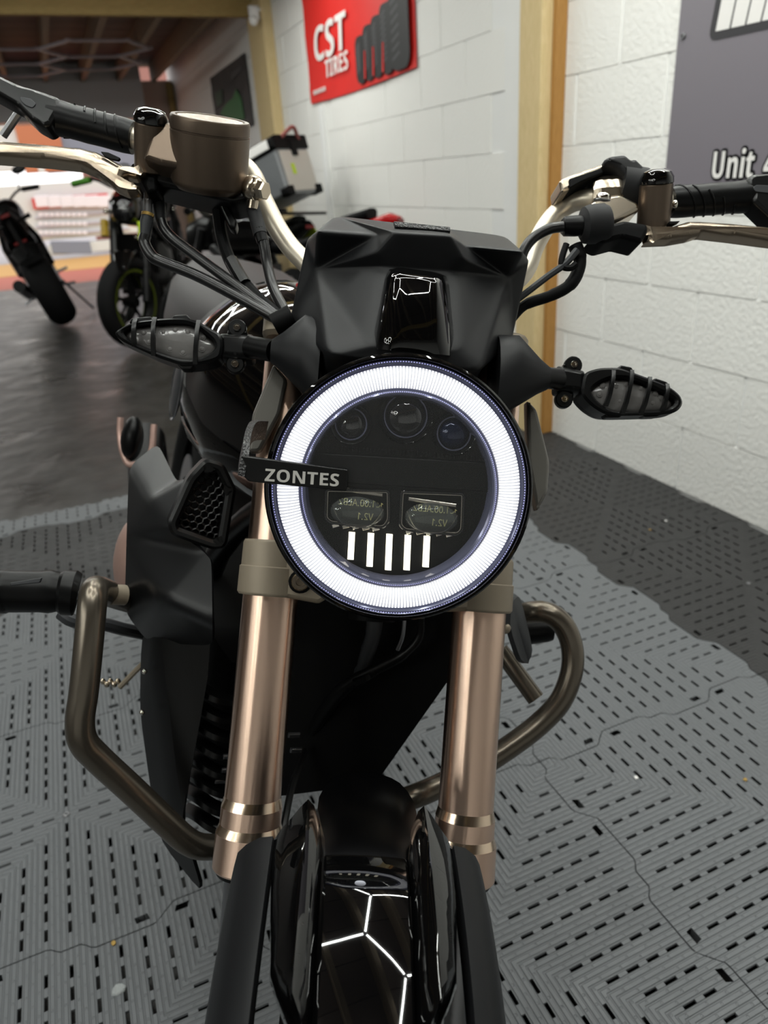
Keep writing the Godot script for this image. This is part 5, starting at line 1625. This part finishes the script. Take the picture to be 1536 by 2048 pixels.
func plain_bike(T: Transform3D, label: String, c: Dictionary) -> Node3D:
	var base := T.origin
	var o := thing("motorcycle", label, "motorcycle", base)
	var W := Basis(Vector3(0, 0, 1), PI / 2)
	var body_: Material = c.get("body", mats.gloss_black)
	var rim: Material = c.get("rim", mats.satin_black)
	wheel("front_wheel", T * Transform3D(Basis(Vector3.UP, c.get("steer", 0.0)) * W, Vector3(0, .30, .70)), .30, .12, o, rim, 36)
	wheel("rear_wheel", T * Transform3D(W, Vector3(0, .31, -.68)), .31, c.get("rear", .17), o, rim, 36)
	if c.has("stripe"):
		for s in [-1, 1]:
			part("rim_stripe", lathe([Vector2(.198, .045 * s), Vector2(.214, .047 * s), Vector2(.214, .049 * s), Vector2(.198, .047 * s)], 40, true), c.stripe, o, T * Transform3D(Basis(Vector3.UP, c.get("steer", 0.0)) * W, Vector3(0, .30, .70)))
	for s in [-1, 1]:
		part("fork_leg", tube([Vector3(.1 * s, .30, .70), Vector3(.1 * s, .55, .58), Vector3(.1 * s, .92, .42)], [.024, .028, .026], 10), mats.satin_black, o, T)
		part("swingarm", tube([Vector3(.11 * s, .42, -.1), Vector3(.12 * s, .31, -.68)], [.03, .022], 8), mats.satin_black, o, T)
	part("front_fender", hull([[.86, .03, .50, .54], [.76, .065, .58, .63], [.66, .07, .60, .64], [.52, .05, .55, .60]], 14), body_, o, T)
	part("fuel_tank", hull([[.38, .08, .80, .90], [.30, .13, .76, .99], [.15, .16, .74, 1.04], [0, .15, .75, 1.02], [-.15, .10, .76, .90]]), c.get("tank", body_), o, T, 60.0)
	part("seat", hull([[-.10, .10, .76, .86], [-.30, .13, .76, .83], [-.48, .12, .80, .88], [-.62, .10, .88, .96], [-.80, .06, .94, 1.0]]), c.get("seat", mats.rubber), o, T, 60.0)
	part("tail_unit", hull([[-.40, .10, .70, .80], [-.65, .09, .80, .90], [-.92, .05, .90, .97], [-.98, .03, .92, .95]]), c.get("tail", body_), o, T, 60.0)
	part("engine", block(Vector3(0, .45, .08), Vector3(.30, .32, .42), .04), mats.satin_black, o, T)
	part("frame", tube([Vector3(.11, .80, .34), Vector3(.15, .66, .10), Vector3(.14, .44, -.14)], .03, 8), mats.satin_black, o, T)
	part("frame", tube([Vector3(-.11, .80, .34), Vector3(-.15, .66, .10), Vector3(-.14, .44, -.14)], .03, 8), mats.satin_black, o, T)
	part("radiator", block(Vector3(0, .58, .36), Vector3(.30, .26, .04), .008), mats.deep_black, o, T)
	part("exhaust", tube(smooth_path([Vector3(.06, .36, .30), Vector3(.10, .22, .10), Vector3(.15, .28, -.30), Vector3(.19, .42, -.72)], 4), [.022, .022, .05, .05], 12), mats.satin_black, o, T)
	part("tail_light", block(Vector3(0, .925, -.985), Vector3(.07, .025, .01), .003), mat("tail_red", Color(0.40, 0.03, 0.035), 0.3), o, T)
	part("headlight", hull([[.62, .05, .80, .92], [.58, .09, .78, .96], [.46, .10, .78, 1.0], [.40, .08, .80, .98]], 16), c.get("nose", body_), o, T, 60.0)
	part("headlight_glass", ball(Vector3(0, .86, .60), Vector3(.06, .045, .03)), mats.lens_dark, o, T)
	var hb := part("handlebar", tube(smooth_path([Vector3(-.38, 1.02, .26), Vector3(-.22, 1.05, .34), Vector3(-.08, 1.0, .40), Vector3(.08, 1.0, .40), Vector3(.22, 1.05, .34), Vector3(.38, 1.02, .26)], 4), .011, 10), mats.satin_black, o, T)
	for s in [-1, 1]:
		part("grip", stick(Vector3(.25 * s, 1.046, .326), Vector3(.385 * s, 1.018, .256), .021, 12), c.get("grip", mats.rubber), hb, T)
		part("mirror_stem", stick(Vector3(.22 * s, 1.05, .34), Vector3(.29 * s, 1.18, .32), .006, 6), mats.satin_black, hb, T)
		part("mirror", ball(Vector3(.31 * s, 1.20, .32), Vector3(.065, .035, .012), 14, 8), c.get("mirror", mats.satin_black), hb, T)
		part("rider_peg", stick(Vector3(.14 * s, .36, -.22), Vector3(.24 * s, .36, -.22), .012, 8), mats.steel, o, T)
	part("side_stand", tube([T * Vector3(-.12, .34, -.05), _down(T * Vector3(-.30, .02, -.02))], .011, 8), mats.satin_black, o)
	return o

func build_background() -> void:
	# the one at the doorway, seen from behind, leaning
	var TA := bike_frame(Vector3(-.10, 0, -8.05), PI + 0.05, -0.30, 1.06)
	var A := plain_bike(TA, "dark sports motorcycle standing alone by the bright doorway, rear tyre towards the camera", {"rear": .24, "tail": mats.deep_black, "seat": mats.deep_black, "body": mats.satin_black})
	part("rear_hugger", hull([[-.95, .10, .55, .60], [-.80, .12, .62, .68], [-.6, .11, .60, .68]], 14), mats.deep_black, A, TA)
	part("red_reflector", block(Vector3(0, .72, -.97), Vector3(.10, .02, .02), .004), mats.tail_red, A, TA)
	part("plate_hanger", tube([TA * Vector3(0, .9, -.9), TA * Vector3(0, .62, -1.02)], .02, 8), mats.deep_black, A)
	for s in [-1, 1]:
		part("rear_indicator", tube([TA * Vector3(.05 * s, .86, -.95), TA * Vector3(.17 * s, .87, -.96)], [.008, .02], 8), mats.rubber, A)
		part("paddock_bobbin", stick(TA * Vector3(.12 * s, .30, -.72), TA * Vector3(.22 * s, .28, -.75), .012, 8), mats.steel, A)
	# naked bike with green grips, nose towards the camera
	mat("grip_green", Color(0.27, 0.50, 0.12), 0.6)
	mat("lime", Color(0.66, 0.76, 0.10), 0.5)
	mat("olive_stripe", Color(0.30, 0.34, 0.07), 0.5)
	var TB := bike_frame(Vector3(.60, 0, -6.45), -0.30, -0.08, 1.08)
	var Bk := plain_bike(TB, "black naked motorcycle with green grips and a lime rim stripe, behind the nearest bike", {"grip": mats.grip_green, "stripe": mats.olive_stripe, "steer": -0.45, "mirror": mats.grey_plastic})
	part("fork_guard", block(Vector3(.1, .74, .56), Vector3(.05, .12, .05), .01), mats.lime, Bk, TB)
	part("red_cover", block(Vector3(-.16, 1.13, .36), Vector3(.10, .08, .06), .02), mat("cover_red", Color(0.85, 0.16, 0.08), 0.5), Bk, TB)
	part("spring_coil", tube(smooth_path([TB * Vector3(-.16, .70, .50), TB * Vector3(-.16, .80, .46)], 3), .03, 10), mat("spring_yellow", Color(0.62, 0.50, 0.05), 0.5), Bk)
	for q in [Vector3(-.12, .86, .55), Vector3(.13, .80, .50), Vector3(-.05, .95, .48), Vector3(.06, .70, .55), Vector3(-.15, .60, .40)]:
		part("bolt", ball(q, Vector3(.02, .016, .016), 10, 6), mats.chrome, Bk, TB)
	var TF2 := bike_frame(Vector3(1.12, 0, -9.15), -0.15, -0.07, 1.06)
	var Fk := plain_bike(TF2, "all black motorcycle with chrome bolts behind the one with green grips", {"body": mats.satin_black, "mirror": mats.steel})
	for q in [Vector3(-.14, .88, .52), Vector3(.12, .82, .50), Vector3(-.06, .97, .46), Vector3(.10, .62, .48)]:
		part("bolt", ball(q, Vector3(.022, .018, .018), 10, 6), mats.chrome, Fk, TF2)
	part("engine_cover", hull([[.40, .12, .34, .60], [.20, .20, .28, .70], [-.10, .18, .30, .66], [-.25, .10, .36, .56]], 16), mats.satin_black, Fk, TF2)
	part("engine_cover", hull([[.40, .12, .34, .60], [.20, .20, .28, .70], [-.10, .18, .30, .66], [-.25, .10, .36, .56]], 16), mats.satin_black, Bk, TB)
	# touring bike that carries the aluminium case, parked along the wall
	var TE := bike_frame(Vector3(1.30, 0, -5.42), -3.0, 0.06, 0.85)
	var Ek := plain_bike(TE, "black touring motorcycle with a lime side flash under the aluminium top case", {"body": mats.satin_black, "tail": mats.deep_black})
	for s in [-1, 1]:
		part("side_flash", prism(PackedVector2Array([Vector2(-.85, .86), Vector2(-.50, .80), Vector2(-.46, .87), Vector2(-.72, .95)]), .0, .012, .003), mats.lime, Ek, TE * Transform3D(Basis(Vector3(0, 0, 1), Vector3(0, 1, 0), Vector3(-1, 0, 0)), Vector3(.13 * s, 0, 0)))
		part("pannier_rail", tube(smooth_path([TE * Vector3(.16 * s, .70, -.4), TE * Vector3(.20 * s, .78, -.7), TE * Vector3(.14 * s, .92, -.95)], 4), .012, 8), mats.satin_black, Ek)
	part("luggage_rack", block(Vector3(0, 1.015, -.84), Vector3(.26, .02, .34), .006), mats.satin_black, Ek, TE)
	# red and black bike with its tail to the wall
	mat("bike_red", Color(0.70, 0.04, 0.06), 0.25)
	var TD := bike_frame(Vector3(1.05, 0, -4.26), -2.5, 0.06, 0.9)
	plain_bike(TD, "black sports motorcycle with a red tail pointing to the block wall", {"body": mats.satin_black, "tank": mats.gloss_black, "tail": mats.bike_red, "seat": mats.deep_black})
	# aluminium case
	var cb := Basis(CR, -CD, -CF) * Basis(Vector3(0, 0, 1), 0.30) * Basis(Vector3.RIGHT, 0.25) * Basis(Vector3.UP, -0.72)
	var CT := Transform3D(cb, pd(578, 402, 4.5) - cb * Vector3(0, 0, 0))
	var cs := thing("top_case", "aluminium top case with black corners and a white lid panel on the touring motorcycle", "luggage case", CT.origin)
	mat("case_grey", Color(0.46, 0.47, 0.48), 0.4, 0.3)
	part("shell", block(Vector3(0, .13, 0), Vector3(.30, .26, .30), .02), mats.case_grey, cs, CT)
	part("side_panel", block(Vector3(.152, .13, 0), Vector3(.01, .23, .26), .004), mat("case_pale", Color(0.70, 0.68, 0.65), 0.45, 0.2), cs, CT)
	part("lid", block(Vector3(0, .295, 0), Vector3(.32, .075, .32), .02), mats.deep_black, cs, CT)
	part("lid_panel", block(Vector3(0.0, .295, .16), Vector3(.22, .052, .012), .004), mats.print_white, cs, CT)
	part("latch", block(Vector3(.158, .26, .0), Vector3(.02, .09, .05), .006), mats.deep_black, cs, CT)
	part("label_tab", block(Vector3(.158, .14, .05), Vector3(.004, .06, .03), .001), mats.lime, cs, CT)
	for q in [Vector3(.13, .02, .13), Vector3(-.13, .02, .13), Vector3(.13, .02, -.13)]:
		part("corner_cap", block(q, Vector3(.07, .05, .07), .012), mats.deep_black, cs, CT)
	part("handle", tube(smooth_path([CT * Vector3(.15, .31, -.08), CT * Vector3(.20, .36, 0), CT * Vector3(.16, .32, .08)], 5), .012, 8), mat("handle_red", Color(0.50, 0.25, 0.23), 0.6), cs)

# ---------------------------------------------------------------- bits on the floor
func shard(at: Vector3, r: float, sd: int) -> M3:
	rng.seed = sd
	var po := PackedVector2Array()
	for k in 7:
		po.append(Vector2.from_angle(TAU * k / 7 + rng.randf_range(-.2, .2)) * r * rng.randf_range(.7, 1.1))
	return prism(po, 0, r * .45, r * .18).moved(Transform3D(Basis(Vector3.RIGHT, -PI / 2), at))

func floor_at(u: float, v: float) -> Vector3:
	var r := CR * ((u - 768.0) / FPX) + CD * ((v - 1024.0) / FPX) + CF
	return CO + r * (-CO.y / r.y)

func build_small_things() -> void:
	var gl := mat("clear_plastic", Color(0.9, 0.92, 0.92, 0.25), 0.1)
	gl.transparency = BaseMaterial3D.TRANSPARENCY_ALPHA
	tag(part("plastic_shard", shard(floor_at(238, 1980) + Vector3(0, .0005, 0), .0105, 3), gl, self), "clear plastic shard lying on the grey mat tile near the front wheel", "shard")
	var i := 0
	for q in [[228, 1887, "tan crumb in a mat slot left of the front wheel"], [1272, 1556, "pale chip on the mat tiles beyond the right fork"], [1490, 1560, "yellowish chip on the mat tiles towards the wall"], [1332, 1042, "pinkish crumb on the dark tiles by the wall"], [1300, 1060, "white speck on the dark tiles by the wall"]]:
		tag(part("crumb", shard(floor_at(q[0], q[1]) + Vector3(0, .0005, 0), .0045, 20 + i), mats.brass if i % 2 == 0 else mats.print_white, self), q[2], "debris", "crumbs on the floor")
		i += 1
